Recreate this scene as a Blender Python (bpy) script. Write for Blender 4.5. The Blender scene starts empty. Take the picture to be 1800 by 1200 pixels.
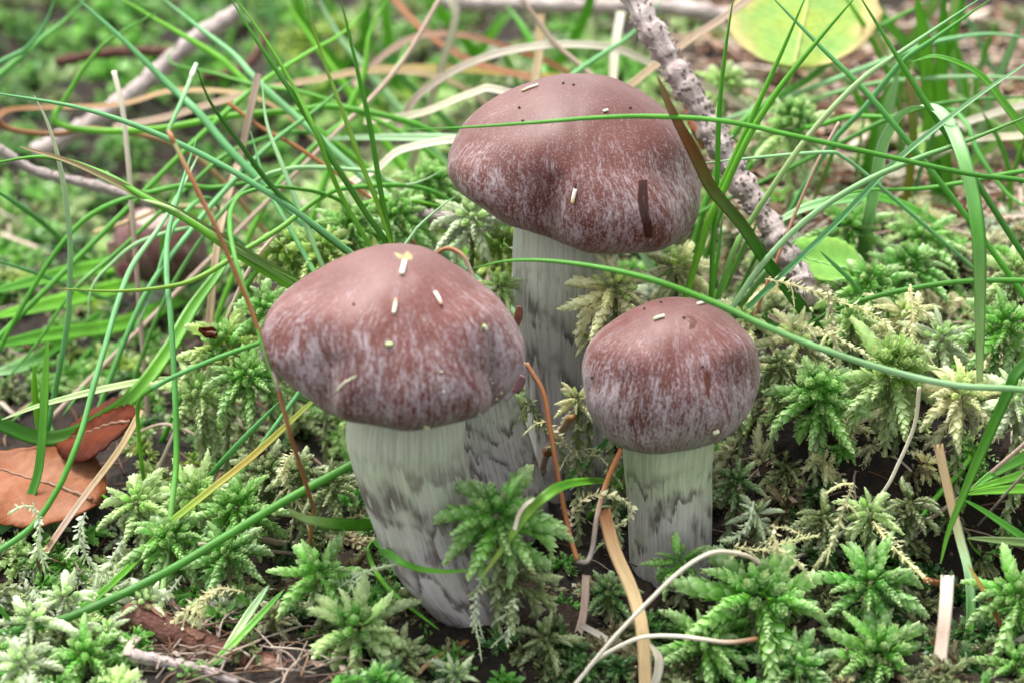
import bpy, math, random
import numpy as np
from mathutils import Vector, Matrix
from mathutils.bvhtree import BVHTree

# ------------------------------------------------------------------ units: the code thinks in centimetres, the scene is in metres
S = 0.01
scene = bpy.context.scene
col = scene.collection
R = math.radians

# ------------------------------------------------------------------ camera
PITCH = R(25.0)
FPX = 5130.0                      # focal length in pixels of the 1800 px wide photograph
CAM = np.array([0.0, -49.4, 28.97])
FWD = np.array([0, math.cos(PITCH), -math.sin(PITCH)])
UP = np.array([0, math.sin(PITCH), math.cos(PITCH)])
RIGHT = np.array([1.0, 0, 0])
cam_data = bpy.data.cameras.new('camera')
cam = bpy.data.objects.new('camera', cam_data)
col.objects.link(cam)
cam.location = CAM * S
cam.rotation_euler = (math.pi / 2 - PITCH, 0, 0)
cam_data.sensor_width = 22.3
cam_data.lens = 22.3 * FPX / 1800.0
cam_data.clip_start = 0.02
cam_data.clip_end = 500
cam_data.dof.use_dof = True
cam_data.dof.focus_distance = 0.585
cam_data.dof.aperture_fstop = 10.0
scene.camera = cam

# ------------------------------------------------------------------ sky, sun, exposure
SUN_EL, SUN_AZ = R(66), R(-40)    # azimuth measured from +Y towards +X
world = bpy.data.worlds.new('World')
scene.world = world
world.use_nodes = True
wn = world.node_tree
bg = wn.nodes['Background']
sky = wn.nodes.new('ShaderNodeTexSky')
sky.sky_type = 'NISHITA'
sky.sun_disc = False
sky.sun_elevation = SUN_EL
sky.sun_rotation = SUN_AZ
sky.air_density = 1.0
sky.dust_density = 4.0
hs = wn.nodes.new('ShaderNodeHueSaturation')
hs.inputs['Saturation'].default_value = 0.14
wn.links.new(sky.outputs[0], hs.inputs['Color'])
wn.links.new(hs.outputs[0], bg.inputs[0])
bg.inputs[1].default_value = 0.15
sun_data = bpy.data.lights.new('sun', 'SUN')
sun_data.energy = 1.5
sun_data.angle = R(22)
sun_data.color = (1.0, 0.97, 0.92)
sun = bpy.data.objects.new('sun', sun_data)
col.objects.link(sun)
sdir = Vector((math.sin(SUN_AZ) * math.cos(SUN_EL), math.cos(SUN_AZ) * math.cos(SUN_EL), math.sin(SUN_EL)))
sun.rotation_euler = sdir.to_track_quat('Z', 'Y').to_euler()
vs = scene.view_settings
vs.view_transform = 'Standard'
vs.look = 'None'
vs.gamma = 1
vs.use_curve_mapping = False
vs.exposure = 1.56
cy = scene.cycles
cy.use_denoising = True
cy.max_bounces = 7
cy.diffuse_bounces = 4
cy.glossy_bounces = 2
cy.transmission_bounces = 4
cy.transparent_max_bounces = 4
cy.caustics_reflective = False
cy.caustics_refractive = False

# ------------------------------------------------------------------ pixel helpers (a pixel gives a direction, Y in cm gives the depth)
def ray(px, py):
    return FWD + RIGHT * ((px - 900) / FPX) + UP * (-(py - 600) / FPX)
def at(px, py, Y):
    d = ray(px, py)
    return CAM + d * ((Y - CAM[1]) / d[1])
def ppcm(p):
    return FPX / float(np.dot(np.asarray(p) - CAM, FWD))
def to_px(P):
    q = np.asarray(P) - CAM
    f = q @ FWD
    return np.stack([900 + FPX * (q @ RIGHT) / f, 600 - FPX * (q @ UP) / f], -1), f
def smooth(t):
    t = np.clip(t, 0, 1)
    return t * t * (3 - 2 * t)
def hnoise(x, y):
    return (np.sin(x * 0.9 + 1.3) * np.cos(y * 0.8 + 0.4) * 0.35 + np.sin(x * 0.37 - y * 0.51 + 2.0) * 0.45
            + np.sin(x * 2.1 + y * 1.7) * 0.16 + np.cos(x * 3.3 - y * 2.9 + 1) * 0.09)
def ground_h(x, y):
    x = np.asarray(x, float); y = np.asarray(y, float)
    bank = 2.3 * smooth((x - 4.1) / 1.8) * smooth((y - 1.6) / 2.2) * (1 - 0.45 * smooth((y - 9) / 12))
    back = 1.0 * smooth((y - 7) / 6) * smooth((x + 4) / 5)
    hollow = -3.0 * np.exp(-((x + 9) / 4.0) ** 2 - ((y - 26) / 6) ** 2)
    n = hnoise(x, y) * 0.55
    far = smooth((np.hypot(x, y) - 60) / 200)
    return bank * (1 - far) + back * (1 - far) + hollow + n * (1 - 0.5 * far) - 0.15
def on_ground(px, py, lift=0.0):
    d = ray(px, py)
    t = np.linspace(35.0, 160.0, 500)
    P = CAM + d * t[:, None]
    hit = P[:, 2] - lift <= ground_h(P[:, 0], P[:, 1])
    return P[np.argmax(hit)] if hit.any() else P[-1]

# ------------------------------------------------------------------ mesh helpers
def make_mesh(name, V, tris=None, quads=None, colr=None, uv=None, smooth_shade=True):
    V = np.asarray(V, np.float32) * S
    me = bpy.data.meshes.new(name)
    idx, tot = [], []
    if tris is not None and len(tris):
        tris = np.asarray(tris, np.int32); idx.append(tris.ravel()); tot.append(np.full(len(tris), 3, np.int32))
    if quads is not None and len(quads):
        quads = np.asarray(quads, np.int32); idx.append(quads.ravel()); tot.append(np.full(len(quads), 4, np.int32))
    idx = np.concatenate(idx); tot = np.concatenate(tot)
    start = np.concatenate([[0], np.cumsum(tot)[:-1]]).astype(np.int32)
    me.vertices.add(len(V)); me.vertices.foreach_set('co', V.ravel())
    me.loops.add(len(idx)); me.loops.foreach_set('vertex_index', idx)
    me.polygons.add(len(tot)); me.polygons.foreach_set('loop_start', start)
    me.polygons.foreach_set('loop_total', tot)
    me.polygons.foreach_set('use_smooth', np.full(len(tot), smooth_shade, bool))
    if colr is not None:
        a = me.attributes.new('Col', 'FLOAT_COLOR', 'POINT')
        c = np.asarray(colr, np.float32)
        if c.shape[1] == 3:
            c = np.concatenate([c, np.ones((len(c), 1), np.float32)], 1)
        a.data.foreach_set('color', c.ravel())
    if uv is not None:
        a = me.attributes.new('puv', 'FLOAT_VECTOR', 'POINT')
        u = np.asarray(uv, np.float32)
        if u.shape[1] == 2:
            u = np.concatenate([u, np.zeros((len(u), 1), np.float32)], 1)
        a.data.foreach_set('vector', u.ravel())
    me.update(calc_edges=True)
    me.validate()
    return me
def obj(name, me, mat=None, parent=None, loc=(0, 0, 0), label=None, cat=None, group=None, kind=None):
    o = bpy.data.objects.new(name, me)
    col.objects.link(o)
    o.location = np.asarray(loc, float) * S
    if me is not None and mat is not None and len(me.materials) == 0:
        me.materials.append(mat)
    if parent is not None:
        o.parent = parent
    tag(o, label, cat, group, kind)
    return o
def tag(o, label=None, cat=None, group=None, kind=None):
    if label: o['label'] = label
    if cat: o['category'] = cat
    if group: o['group'] = group
    if kind: o['kind'] = kind
def norm(v):
    v = np.asarray(v, float)
    return v / (np.linalg.norm(v, axis=-1, keepdims=True) + 1e-12)
def catmull(P, n):
    P = np.asarray(P, float)
    if len(P) < 3:
        t = np.linspace(0, 1, n + 1)[:, None]
        return P[0] * (1 - t) + P[-1] * t
    Q = np.vstack([2 * P[0] - P[1], P, 2 * P[-1] - P[-2]])
    out = []
    for i in range(1, len(Q) - 2):
        a, b, c, d = Q[i - 1], Q[i], Q[i + 1], Q[i + 2]
        for k in range(n):
            t = k / n
            out.append(0.5 * ((2 * b) + (c - a) * t + (2 * a - 5 * b + 4 * c - d) * t * t + (3 * b - a - 3 * c + d) * t ** 3))
    out.append(P[-1])
    return np.array(out)
def tangents(P):
    T = np.gradient(P, axis=0)
    return norm(T)
def ring_quads(n, m, closed=True):
    i = np.arange(n - 1)[:, None]; j = np.arange(m if closed else m - 1)[None, :]
    j2 = (j + 1) % m
    return np.stack([i * m + j, i * m + j2, (i + 1) * m + j2, (i + 1) * m + j], -1).reshape(-1, 4)
def frames(P, N0=None):
    T = tangents(P)
    N = np.zeros_like(P); B = np.zeros_like(P)
    ref = np.array([0.13, 0.2, 1.0]) if N0 is None else np.asarray(N0, float)
    n = ref - T[0] * np.dot(ref, T[0])
    if np.linalg.norm(n) < 1e-3: n = np.cross(T[0], [1, 0, 0])
    n = norm(n)
    for i in range(len(P)):
        n = norm(n - T[i] * np.dot(n, T[i]))
        N[i] = n; B[i] = np.cross(T[i], n)
    return T, N, B
def tube(P, rad, m=8, N0=None, flat=1.0, caps=True):
    """round or elliptical tube; returns V, quads, tris, s (0..1 per vertex), u (angle 0..1)"""
    P = np.asarray(P, float); n = len(P)
    rad = np.broadcast_to(np.asarray(rad, float), (n,))
    T, N, B = frames(P, N0)
    a = np.linspace(0, 2 * np.pi, m, endpoint=False)
    V = P[:, None] + rad[:, None, None] * (np.cos(a)[None, :, None] * B[:, None] + flat * np.sin(a)[None, :, None] * N[:, None])
    V = V.reshape(-1, 3)
    q = ring_quads(n, m)
    tr = []
    if caps:
        V = np.vstack([V, P[0], P[-1]])
        for j in range(m):
            tr.append((n * m, (j + 1) % m, j)); tr.append((n * m + 1, (n - 1) * m + j, (n - 1) * m + (j + 1) % m))
    L = np.concatenate([[0], np.cumsum(np.linalg.norm(np.diff(P, axis=0), axis=1))])
    s = np.repeat(L, m); u = np.tile(a / (2 * np.pi), n)
    if caps:
        s = np.concatenate([s, [0, L[-1]]]); u = np.concatenate([u, [0, 0]])
    return V, q, np.array(tr, int).reshape(-1, 3), s, u
class Acc:
    """collects pieces of ONE mesh"""
    def __init__(self): self.V = []; self.t = []; self.q = []; self.c = []; self.uv = []; self.n = 0
    def add(self, V, tris=None, quads=None, colr=None, uv=None):
        V = np.asarray(V, float)
        self.V.append(V)
        if tris is not None and len(tris): self.t.append(np.asarray(tris, int) + self.n)
        if quads is not None and len(quads): self.q.append(np.asarray(quads, int) + self.n)
        if colr is not None:
            colr = np.asarray(colr, float)
            self.c.append(np.tile(colr, (len(V), 1)) if colr.ndim == 1 else colr)
        if uv is not None: self.uv.append(np.asarray(uv, float))
        self.n += len(V)
    def arrays(self):
        return (np.vstack(self.V), np.vstack(self.t) if self.t else None, np.vstack(self.q) if self.q else None,
                np.vstack(self.c) if self.c else None, np.vstack(self.uv) if self.uv else None)
    def mesh(self, name, off=(0, 0, 0), smooth_shade=True):
        V, t, q, c, uv = self.arrays()
        return make_mesh(name, V - np.asarray(off), t, q, c, uv, smooth_shade)

# ------------------------------------------------------------------ materials
class NT:
    def __init__(self, name):
        self.m = bpy.data.materials.new(name); self.m.use_nodes = True
        self.t = self.m.node_tree; self.t.nodes.clear()
        self.out = self.n('ShaderNodeOutputMaterial')
    def n(self, kind, **kw):
        x = self.t.nodes.new(kind)
        for k, v in kw.items(): setattr(x, k, v)
        return x
    def l(self, a, b): self.t.links.new(a, b)
    def val(self, sock, v):
        if hasattr(v, 'is_linked') or isinstance(v, bpy.types.NodeSocket): self.l(v, sock)
        else: sock.default_value = v
    def attr(self, name):
        return self.n('ShaderNodeAttribute', attribute_name=name)
    def math(self, op, a, b=0.0, c=None, clamp=False):
        x = self.n('ShaderNodeMath', operation=op, use_clamp=clamp)
        self.val(x.inputs[0], a); self.val(x.inputs[1], b)
        if c is not None: self.val(x.inputs[2], c)
        return x.outputs[0]
    def mix(self, f, a, b, mode='MIX'):
        x = self.n('ShaderNodeMix', data_type='RGBA', blend_type=mode)
        self.val(x.inputs['Factor'], f)
        for s, v in ((x.inputs[6], a), (x.inputs[7], b)):
            if isinstance(v, tuple): s.default_value = (v + (1,))[:4]
            else: self.l(v, s)
        return x.outputs[2]
    def ramp(self, f, lo, hi, a=0.0, b=1.0):
        x = self.n('ShaderNodeMapRange', interpolation_type='SMOOTHSTEP')
        self.val(x.inputs[0], f)
        x.inputs[1].default_value = lo; x.inputs[2].default_value = hi
        x.inputs[3].default_value = a; x.inputs[4].default_value = b
        return x.outputs[0]
    def noise(self, vec, scale, detail=3.0, rough=0.55, dist=0.0):
        x = self.n('ShaderNodeTexNoise')
        if vec is not None: self.l(vec, x.inputs['Vector'])
        x.inputs['Scale'].default_value = scale; x.inputs['Detail'].default_value = detail
        x.inputs['Roughness'].default_value = rough; x.inputs['Distortion'].default_value = dist
        return x.outputs[0]
    def vmul(self, vec, s):
        x = self.n('ShaderNodeVectorMath', operation='MULTIPLY')
        self.l(vec, x.inputs[0]); x.inputs[1].default_value = s
        return x.outputs[0]
    def vadd(self, a, b):
        x = self.n('ShaderNodeVectorMath', operation='ADD')
        self.l(a, x.inputs[0])
        if isinstance(b, tuple): x.inputs[1].default_value = b
        else: self.l(b, x.inputs[1])
        return x.outputs[0]
    def sep(self, vec):
        x = self.n('ShaderNodeSeparateXYZ'); self.l(vec, x.inputs[0]); return x.outputs
    def comb(self, a, b, c):
        x = self.n('ShaderNodeCombineXYZ')
        for i, v in enumerate((a, b, c)): self.val(x.inputs[i], v)
        return x.outputs[0]
    def bump(self, h, strength=0.3, dist=0.001):
        x = self.n('ShaderNodeBump'); self.l(h, x.inputs['Height'])
        x.inputs['Strength'].default_value = strength; x.inputs['Distance'].default_value = dist
        return x.outputs[0]
    def principled(self, color, rough=0.5, spec=0.5, normal=None, sheen=0.0, coat=0.0, trans=0.0, sss=0.0, sssr=0.002):
        p = self.n('ShaderNodeBsdfPrincipled')
        if isinstance(color, tuple): p.inputs['Base Color'].default_value = (color + (1,))[:4]
        else: self.l(color, p.inputs['Base Color'])
        self.val(p.inputs['Roughness'], rough)
        p.inputs['Specular IOR Level'].default_value = spec
        if sheen:
            p.inputs['Sheen Weight'].default_value = sheen; p.inputs['Sheen Roughness'].default_value = 0.4
        if coat:
            p.inputs['Coat Weight'].default_value = coat; p.inputs['Coat Roughness'].default_value = 0.3
        if sss:
            p.inputs['Subsurface Weight'].default_value = sss
            p.inputs['Subsurface Radius'].default_value = (1.0, 0.6, 0.4); p.inputs['Subsurface Scale'].default_value = sssr
        if normal is not None: self.l(normal, p.inputs['Normal'])
        sh = p.outputs[0]
        if trans:
            tr = self.n('ShaderNodeBsdfTranslucent')
            if isinstance(color, tuple): tr.inputs[0].default_value = (color + (1,))[:4]
            else: self.l(color, tr.inputs[0])
            mx = self.n('ShaderNodeMixShader'); mx.inputs[0].default_value = trans
            self.l(sh, mx.inputs[1]); self.l(tr.outputs[0], mx.inputs[2]); sh = mx.outputs[0]
        self.l(sh, self.out.inputs[0])
        return p

def mat_grass():
    k = NT('grass'); c = k.attr('Col'); uv = k.attr('puv')
    # puv.x across (-1..1), puv.y along in cm
    v = k.vmul(uv.outputs['Vector'], (9.0, 0.5, 1.0))
    fib = k.noise(v, 1.0, 3, 0.6)
    blotch = k.noise(k.vmul(uv.outputs['Vector'], (0.6, 1.3, 1.0)), 1.0, 3)
    f = k.math('MULTIPLY_ADD', fib, 0.9, 0.55)
    f2 = k.math('MULTIPLY_ADD', blotch, 0.7, 0.65)
    ff = k.math('MULTIPLY', f, f2)
    cc = k.mix(1.0, c.outputs['Color'], k.comb(ff, ff, ff), 'MULTIPLY')
    geo = k.n('ShaderNodeTexCoord')
    speck = k.ramp(k.noise(geo.outputs['Object'], 900.0, 2), 0.73, 0.78)
    cc = k.mix(k.math('MULTIPLY', speck, 0.5), cc, (0.55, 0.58, 0.45))
    k.principled(cc, 0.38, 0.42, k.bump(fib, 0.45, 0.0003), trans=0.25)
    return k.m
def mat_moss(name, use_obj):
    k = NT(name)
    a = k.attr('Col')       # r: along a leaf, g: along the branch, b: random
    sp = k.sep(a.outputs['Vector'])
    if use_obj:
        oi = k.n('ShaderNodeObjectInfo'); base = oi.outputs['Color']; rnd = oi.outputs['Random']
        wet = k.math('MULTIPLY_ADD', rnd, 0.5, 0.72)
    else:
        t = k.attr('tint'); base = t.outputs['Color']; wet = k.math('MULTIPLY_ADD', sp[2], 0.5, 0.72)
    inner = k.mix(1.0, base, k.comb(wet, wet, wet), 'MULTIPLY')
    pale = k.mix(0.62, inner, (0.74, 0.86, 0.48))
    g = k.ramp(sp[1], 0.15, 0.95)
    cc = k.mix(k.math('MULTIPLY', g, 0.6 if use_obj else 0.3), inner, pale)
    tipy = k.ramp(sp[1], 0.86, 1.0)
    cc = k.mix(k.math('MULTIPLY', tipy, k.math('MULTIPLY', sp[2], 0.6)), cc, (0.50, 0.42, 0.14))
    lt = k.ramp(sp[0], 0.45, 1.0)
    cc = k.mix(k.math('MULTIPLY', lt, 0.5 if use_obj else 0.2), cc, (0.72, 0.80, 0.55))
    tc = k.n('ShaderNodeTexCoord')
    n = k.noise(tc.outputs['Object'], 700, 2)
    nn = k.math('MULTIPLY_ADD', n, 0.7, 0.65)
    cc = k.mix(1.0, cc, k.comb(nn, nn, nn), 'MULTIPLY')
    k.principled(cc, 0.36, 0.5, k.bump(n, 0.2, 0.0002), trans=0.45)
    return k.m
def mat_cap(name, dark=1.0, silver=1.0, thr=0.0):
    """puv: x = azimuth/2pi, y = 0 apex .. 1 margin"""
    k = NT(name); uv = k.attr('puv'); s = k.sep(uv.outputs['Vector'])
    tc = k.n('ShaderNodeTexCoord').outputs['Object']
    v = uv.outputs['Vector']
    wob = k.noise(tc, 60, 2)
    vw = k.vadd(v, k.comb(k.math('MULTIPLY', k.math('SUBTRACT', wob, 0.5), 0.02), 0.0, 0.0))
    streak = k.noise(k.vmul(vw, (150, 10, 0)), 1.0, 5, 0.8)
    streak2 = k.noise(k.vmul(vw, (38, 2.4, 0)), 1.0, 3, 0.6)
    fine = k.noise(k.vmul(vw, (380, 45, 0)), 1.0, 2, 0.6)
    speck = k.noise(tc, 2400, 2, 0.6)
    patch = k.noise(tc, 75, 3, 0.55)
    m = k.ramp(s[1], 0.16, 0.80)
    def dev(x, w): return k.math('MULTIPLY', k.math('SUBTRACT', x, 0.5), w)
    f = k.math('ADD', dev(streak, 3.0), dev(streak2, 0.9))
    f = k.math('ADD', f, k.math('ADD', dev(fine, 1.5), dev(patch, 0.9)))
    f = k.math('ADD', f, k.math('MULTIPLY', m, 0.50))
    fib = k.ramp(f, 0.02 + thr, 0.88 + thr)
    fib = k.math('MULTIPLY', fib, k.ramp(s[1], 0.0, 0.5, 0.22, 1.0))
    sp = k.math('MULTIPLY', k.ramp(speck, 0.56, 0.70), k.math('MULTIPLY_ADD', m, 0.40, 0.20))
    tot = k.math('MAXIMUM', k.math('MULTIPLY', fib, 0.85 * silver), k.math('MULTIPLY', sp, 0.9), clamp=True)
    red = k.mix(k.ramp(patch, 0.35, 0.65), (0.125 * dark, 0.024 * dark, 0.014 * dark), (0.175 * dark, 0.048 * dark, 0.034 * dark))
    top = k.mix(k.ramp(s[1], 0.0, 0.5, 0.4, 0.0), red, (0.092, 0.046, 0.041))
    big = k.ramp(k.noise(k.vmul(v, (9, 1.2, 0)), 1.0, 2), 0.4, 0.68)
    top = k.mix(k.math('MULTIPLY', big, k.math('MULTIPLY', k.ramp(s[1], 0.3, 0.6), 0.6)), top, (0.075, 0.02, 0.012))
    silv = k.mix(k.ramp(s[1], 0.72, 0.98), (0.46, 0.40, 0.425), (0.30, 0.285, 0.25))
    cc = k.mix(tot, top, silv)
    mar = k.ramp(s[1], 0.9, 1.0)
    cc = k.mix(k.math('MULTIPLY', mar, 0.4), cc, (0.22, 0.20, 0.15))
    rough = k.math('MULTIPLY_ADD', tot, 0.22, 0.48)
    h = k.math('ADD', k.math('MULTIPLY', tot, 0.7), k.math('MULTIPLY', speck, 0.25))
    k.principled(cc, rough, 0.38, k.bump(h, 0.4, 0.0004), sheen=0.10, sss=0.06, sssr=0.001)
    return k.m
def mat_stem(name, green=0.5, bands=5.0, seed=0.0):
    """puv: x = azimuth/2pi, y = 0 top .. 1 bottom"""
    k = NT(name); uv = k.attr('puv'); v = k.vadd(uv.outputs['Vector'], (0.0, 0.0, seed))
    s = k.sep(v); tc = k.n('ShaderNodeTexCoord').outputs['Object']
    jag = k.noise(k.vmul(v, (80, 6, 1)), 1.0, 5, 0.75)
    jag2 = k.noise(k.vmul(v, (16, 5, 1)), 1.0, 3)
    low = k.noise(k.vmul(v, (6, 2.5, 1)), 1.0, 2)
    ph = k.math('ADD', k.math('MULTIPLY', s[1], bands), k.math('ADD', k.math('MULTIPLY', jag, 1.3), k.math('ADD', k.math('MULTIPLY', low, 2.8), k.math('MULTIPLY', jag2, 1.8))))
    saw = k.math('FRACT', ph)
    dark = k.math('MULTIPLY', k.ramp(saw, 0.25, 0.88), k.ramp(saw, 1.0, 0.90))
    patchy = k.noise(k.vmul(v, (8, 6, 1)), 1.3, 2)
    dark = k.math('MULTIPLY', dark, k.ramp(patchy, 0.34, 0.58))
    dark = k.math('MULTIPLY', dark, k.ramp(s[1], 0.10, 0.32))
    fib = k.noise(k.vmul(v, (120, 3, 1)), 1.0, 5, 0.8)
    pale = k.mix(k.ramp(s[1], 0.2, 0.55), (0.50 - 0.06 * green, 0.51, 0.45 - 0.12 * green), (0.50, 0.46, 0.465))  # green light thrown back by the moss, mixed into the upper stem colour
    pale = k.mix(k.ramp(k.noise(tc, 90, 2), 0.45, 0.7, 0.0, 0.55 * green), pale, (0.36, 0.41, 0.23))  # blotches of the same reflected green, painted on
    pale = k.mix(k.ramp(s[1], 0.66, 1.0, 0.0, 0.75), pale, (0.17, 0.125, 0.12))
    ff = k.math('MULTIPLY_ADD', fib, 1.7, 0.15)
    cc = k.mix(1.0, pale, k.comb(ff, ff, ff), 'MULTIPLY')
    cc = k.mix(k.math('MULTIPLY', dark, 0.88), cc, (0.07, 0.042, 0.043))
    cc = k.mix(k.ramp(fib, 0.60, 0.74, 0.0, 0.4), cc, (0.11, 0.08, 0.085))
    k.principled(cc, 0.6, 0.3, k.bump(fib, 0.6, 0.0006), sheen=0.12, sss=0.1, sssr=0.001)
    return k.m
def mat_soil():
    k = NT('forest_humus'); tc = k.n('ShaderNodeTexCoord').outputs['Object']
    a = k.noise(tc, 130, 5, 0.65); b = k.noise(tc, 35, 3); c = k.noise(tc, 600, 3)
    cc = k.mix(k.ramp(a, 0.35, 0.7), (0.006, 0.0045, 0.003), (0.032, 0.019, 0.012))
    cc = k.mix(k.ramp(b, 0.55, 0.75, 0, 0.6), cc, (0.02, 0.028, 0.008))
    cc = k.mix(k.ramp(c, 0.66, 0.75, 0, 0.6), cc, (0.16, 0.10, 0.06))
    k.principled(cc, 0.8, 0.25, k.bump(a, 0.9, 0.004))
    return k.m
def mat_col(name, rough=0.7, spec=0.3, trans=0.0, scale=400.0, amt=0.8, stretch=None):
    """colour from the mesh, broken up by noise"""
    k = NT(name); c = k.attr('Col'); 
    if stretch:
        v = k.vmul(k.attr('puv').outputs['Vector'], stretch); n = k.noise(v, 1.0, 4, 0.65)
    else:
        n = k.noise(k.n('ShaderNodeTexCoord').outputs['Object'], scale, 4, 0.65)
    f = k.math('MULTIPLY_ADD', n, amt * 1.6, 1.0 - amt * 0.8)
    cc = k.mix(1.0, c.outputs['Color'], k.comb(f, f, f), 'MULTIPLY')
    k.principled(cc, rough, spec, k.bump(n, 0.5, 0.0006), trans=trans)
    return k.m
def mat_bark(name, a, b, c, spots=0.6):
    k = NT(name); tc = k.n('ShaderNodeTexCoord').outputs['Object']
    v = k.attr('puv').outputs['Vector']
    n = k.noise(tc, 420, 4, 0.7); n2 = k.noise(k.vmul(v, (11, 1.6, 0)), 1.0, 5, 0.75); n3 = k.noise(tc, 110, 3)
    cc = k.mix(k.ramp(n2, 0.3, 0.7), a, b)
    cc = k.mix(k.ramp(n3, 0.5, 0.72, 0, 0.8), cc, c)
    cc = k.mix(k.ramp(n, 0.60, 0.72, 0, spots), cc, (0.03, 0.02, 0.017))
    k.principled(cc, 0.75, 0.3, k.bump(k.math('ADD', n, n2), 0.9, 0.0012))
    return k.m
def mat_leaf(name, c0, c1, c2, vein=(0.3, 0.3, 0.1), trans=0.3):
    """puv: x -1..1 across, y 0..1 along"""
    k = NT(name); v = k.attr('puv').outputs['Vector']; s = k.sep(v)
    tc = k.n('ShaderNodeTexCoord').outputs['Object']
    n = k.noise(tc, 90, 4, 0.6); n2 = k.noise(tc, 500, 3)
    cc = k.mix(k.ramp(n, 0.35, 0.65), c0, c1)
    edge = k.math('ADD', k.math('ABSOLUTE', s[0]), k.math('MULTIPLY', k.math('SUBTRACT', n, 0.5), 1.1))
    cc = k.mix(k.ramp(edge, 0.55, 1.0), cc, c2)
    ax = k.math('ABSOLUTE', s[0])
    lat = k.math('FRACT', k.math('MULTIPLY', k.math('SUBTRACT', s[1], k.math('MULTIPLY', ax, 0.22)), 9.0))
    rib = k.math('MAXIMUM', k.ramp(lat, 0.08, 0.0), k.ramp(ax, 0.04, 0.01))
    cc = k.mix(k.math('MULTIPLY', rib, 0.4), cc, vein)
    f = k.math('MULTIPLY_ADD', n2, 0.6, 0.7)
    cc = k.mix(1.0, cc, k.comb(f, f, f), 'MULTIPLY')
    k.principled(cc, 0.7, 0.12, k.bump(k.math('ADD', rib, n2), 0.4, 0.0006), trans=trans)
    return k.m

M = {}
M['soil'] = mat_soil()
M['grass'] = mat_grass()
M['moss'] = mat_moss('moss', True)
M['moss_carpet'] = mat_moss('moss_carpet', False)
M['straw'] = mat_col('dry_straw', 0.6, 0.35, 0.15, amt=0.75, stretch=(6.0, 1.5, 1.0))
M['needle'] = mat_col('pine_needle', 0.45, 0.45, 0.0, amt=0.6, stretch=(3.0, 4.0, 1.0))
M['litter'] = mat_col('litter', 0.75, 0.25, 0.1, scale=500, amt=0.8)
M['cap_a'] = mat_cap('cap_skin', dark=0.86, silver=0.92, thr=0.03)
M['cap_b'] = mat_cap('cap_skin_dark', dark=0.68, silver=0.72, thr=0.14)
M['cap_c'] = mat_cap('cap_skin_silvery', dark=0.78, silver=0.98, thr=-0.04)
M['cap_e'] = mat_cap('cap_skin_small', dark=0.6, silver=0.45, thr=0.15)
M['stem_a'] = mat_stem('stem_fibre', 0.5, 4.5, 0.0)
M['stem_b'] = mat_stem('stem_fibre_tall', 0.15, 5.0, 3.7)
M['stem_c'] = mat_stem('stem_fibre_green_bounce', 0.9, 4.0, 8.2)
M['bark_grey'] = mat_bark('grey_bark', (0.56, 0.48, 0.45), (0.36, 0.28, 0.26), (0.66, 0.58, 0.55))
M['bark_red'] = mat_bark('red_bark', (0.085, 0.032, 0.024), (0.15, 0.065, 0.042), (0.27, 0.165, 0.12))
M['bark_plate'] = mat_bark('bark_flake', (0.16, 0.07, 0.045), (0.24, 0.125, 0.085), (0.36, 0.25, 0.20))
M['leaf_brown'] = mat_leaf('brown_leaf', (0.29, 0.14, 0.082), (0.23, 0.085, 0.04), (0.17, 0.05, 0.015), (0.24, 0.10, 0.05), 0.12)
M['leaf_rust'] = mat_leaf('rust_leaf', (0.085, 0.014, 0.004), (0.12, 0.024, 0.006), (0.055, 0.010, 0.004), (0.2, 0.07, 0.03), 0.12)
M['leaf_yellow'] = mat_leaf('yellowing_leaf', (0.28, 0.47, 0.13), (0.40, 0.50, 0.10), (0.62, 0.50, 0.24), (0.5, 0.55, 0.2), 0.35)
M['leaf_green'] = mat_leaf('green_leaf', (0.16, 0.36, 0.06), (0.20, 0.42, 0.09), (0.22, 0.42, 0.08), (0.3, 0.5, 0.15), 0.3)
M['flesh'] = mat_col('torn_flesh', 0.35, 0.3, 0.0, scale=350, amt=0.5)

# ------------------------------------------------------------------ ground
def build_ground():
    def axis(lo, hi, step, far):
        mid = np.arange(lo, hi, step)
        g = np.geomspace(step * 2, far, 26)
        return np.concatenate([lo - g[::-1], mid, hi + g])
    xs = axis(-16, 16, 0.25, 4000); ys = axis(-9, 52, 0.3, 4000)
    X, Y = np.meshgrid(xs, ys)
    Z = ground_h(X, Y)
    rr = np.random.RandomState(3)
    near = (np.abs(X) < 18) & (Y > -10) & (Y < 55)
    Z = Z + near * rr.normal(0, 0.06, X.shape)
    V = np.stack([X, Y, Z], -1).reshape(-1, 3)
    me = make_mesh('ground', V, quads=ring_quads(len(ys), len(xs), closed=False))
    obj('ground', me, M['soil'], kind='structure', label='dark brown forest humus showing between the moss')
build_ground()

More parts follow.
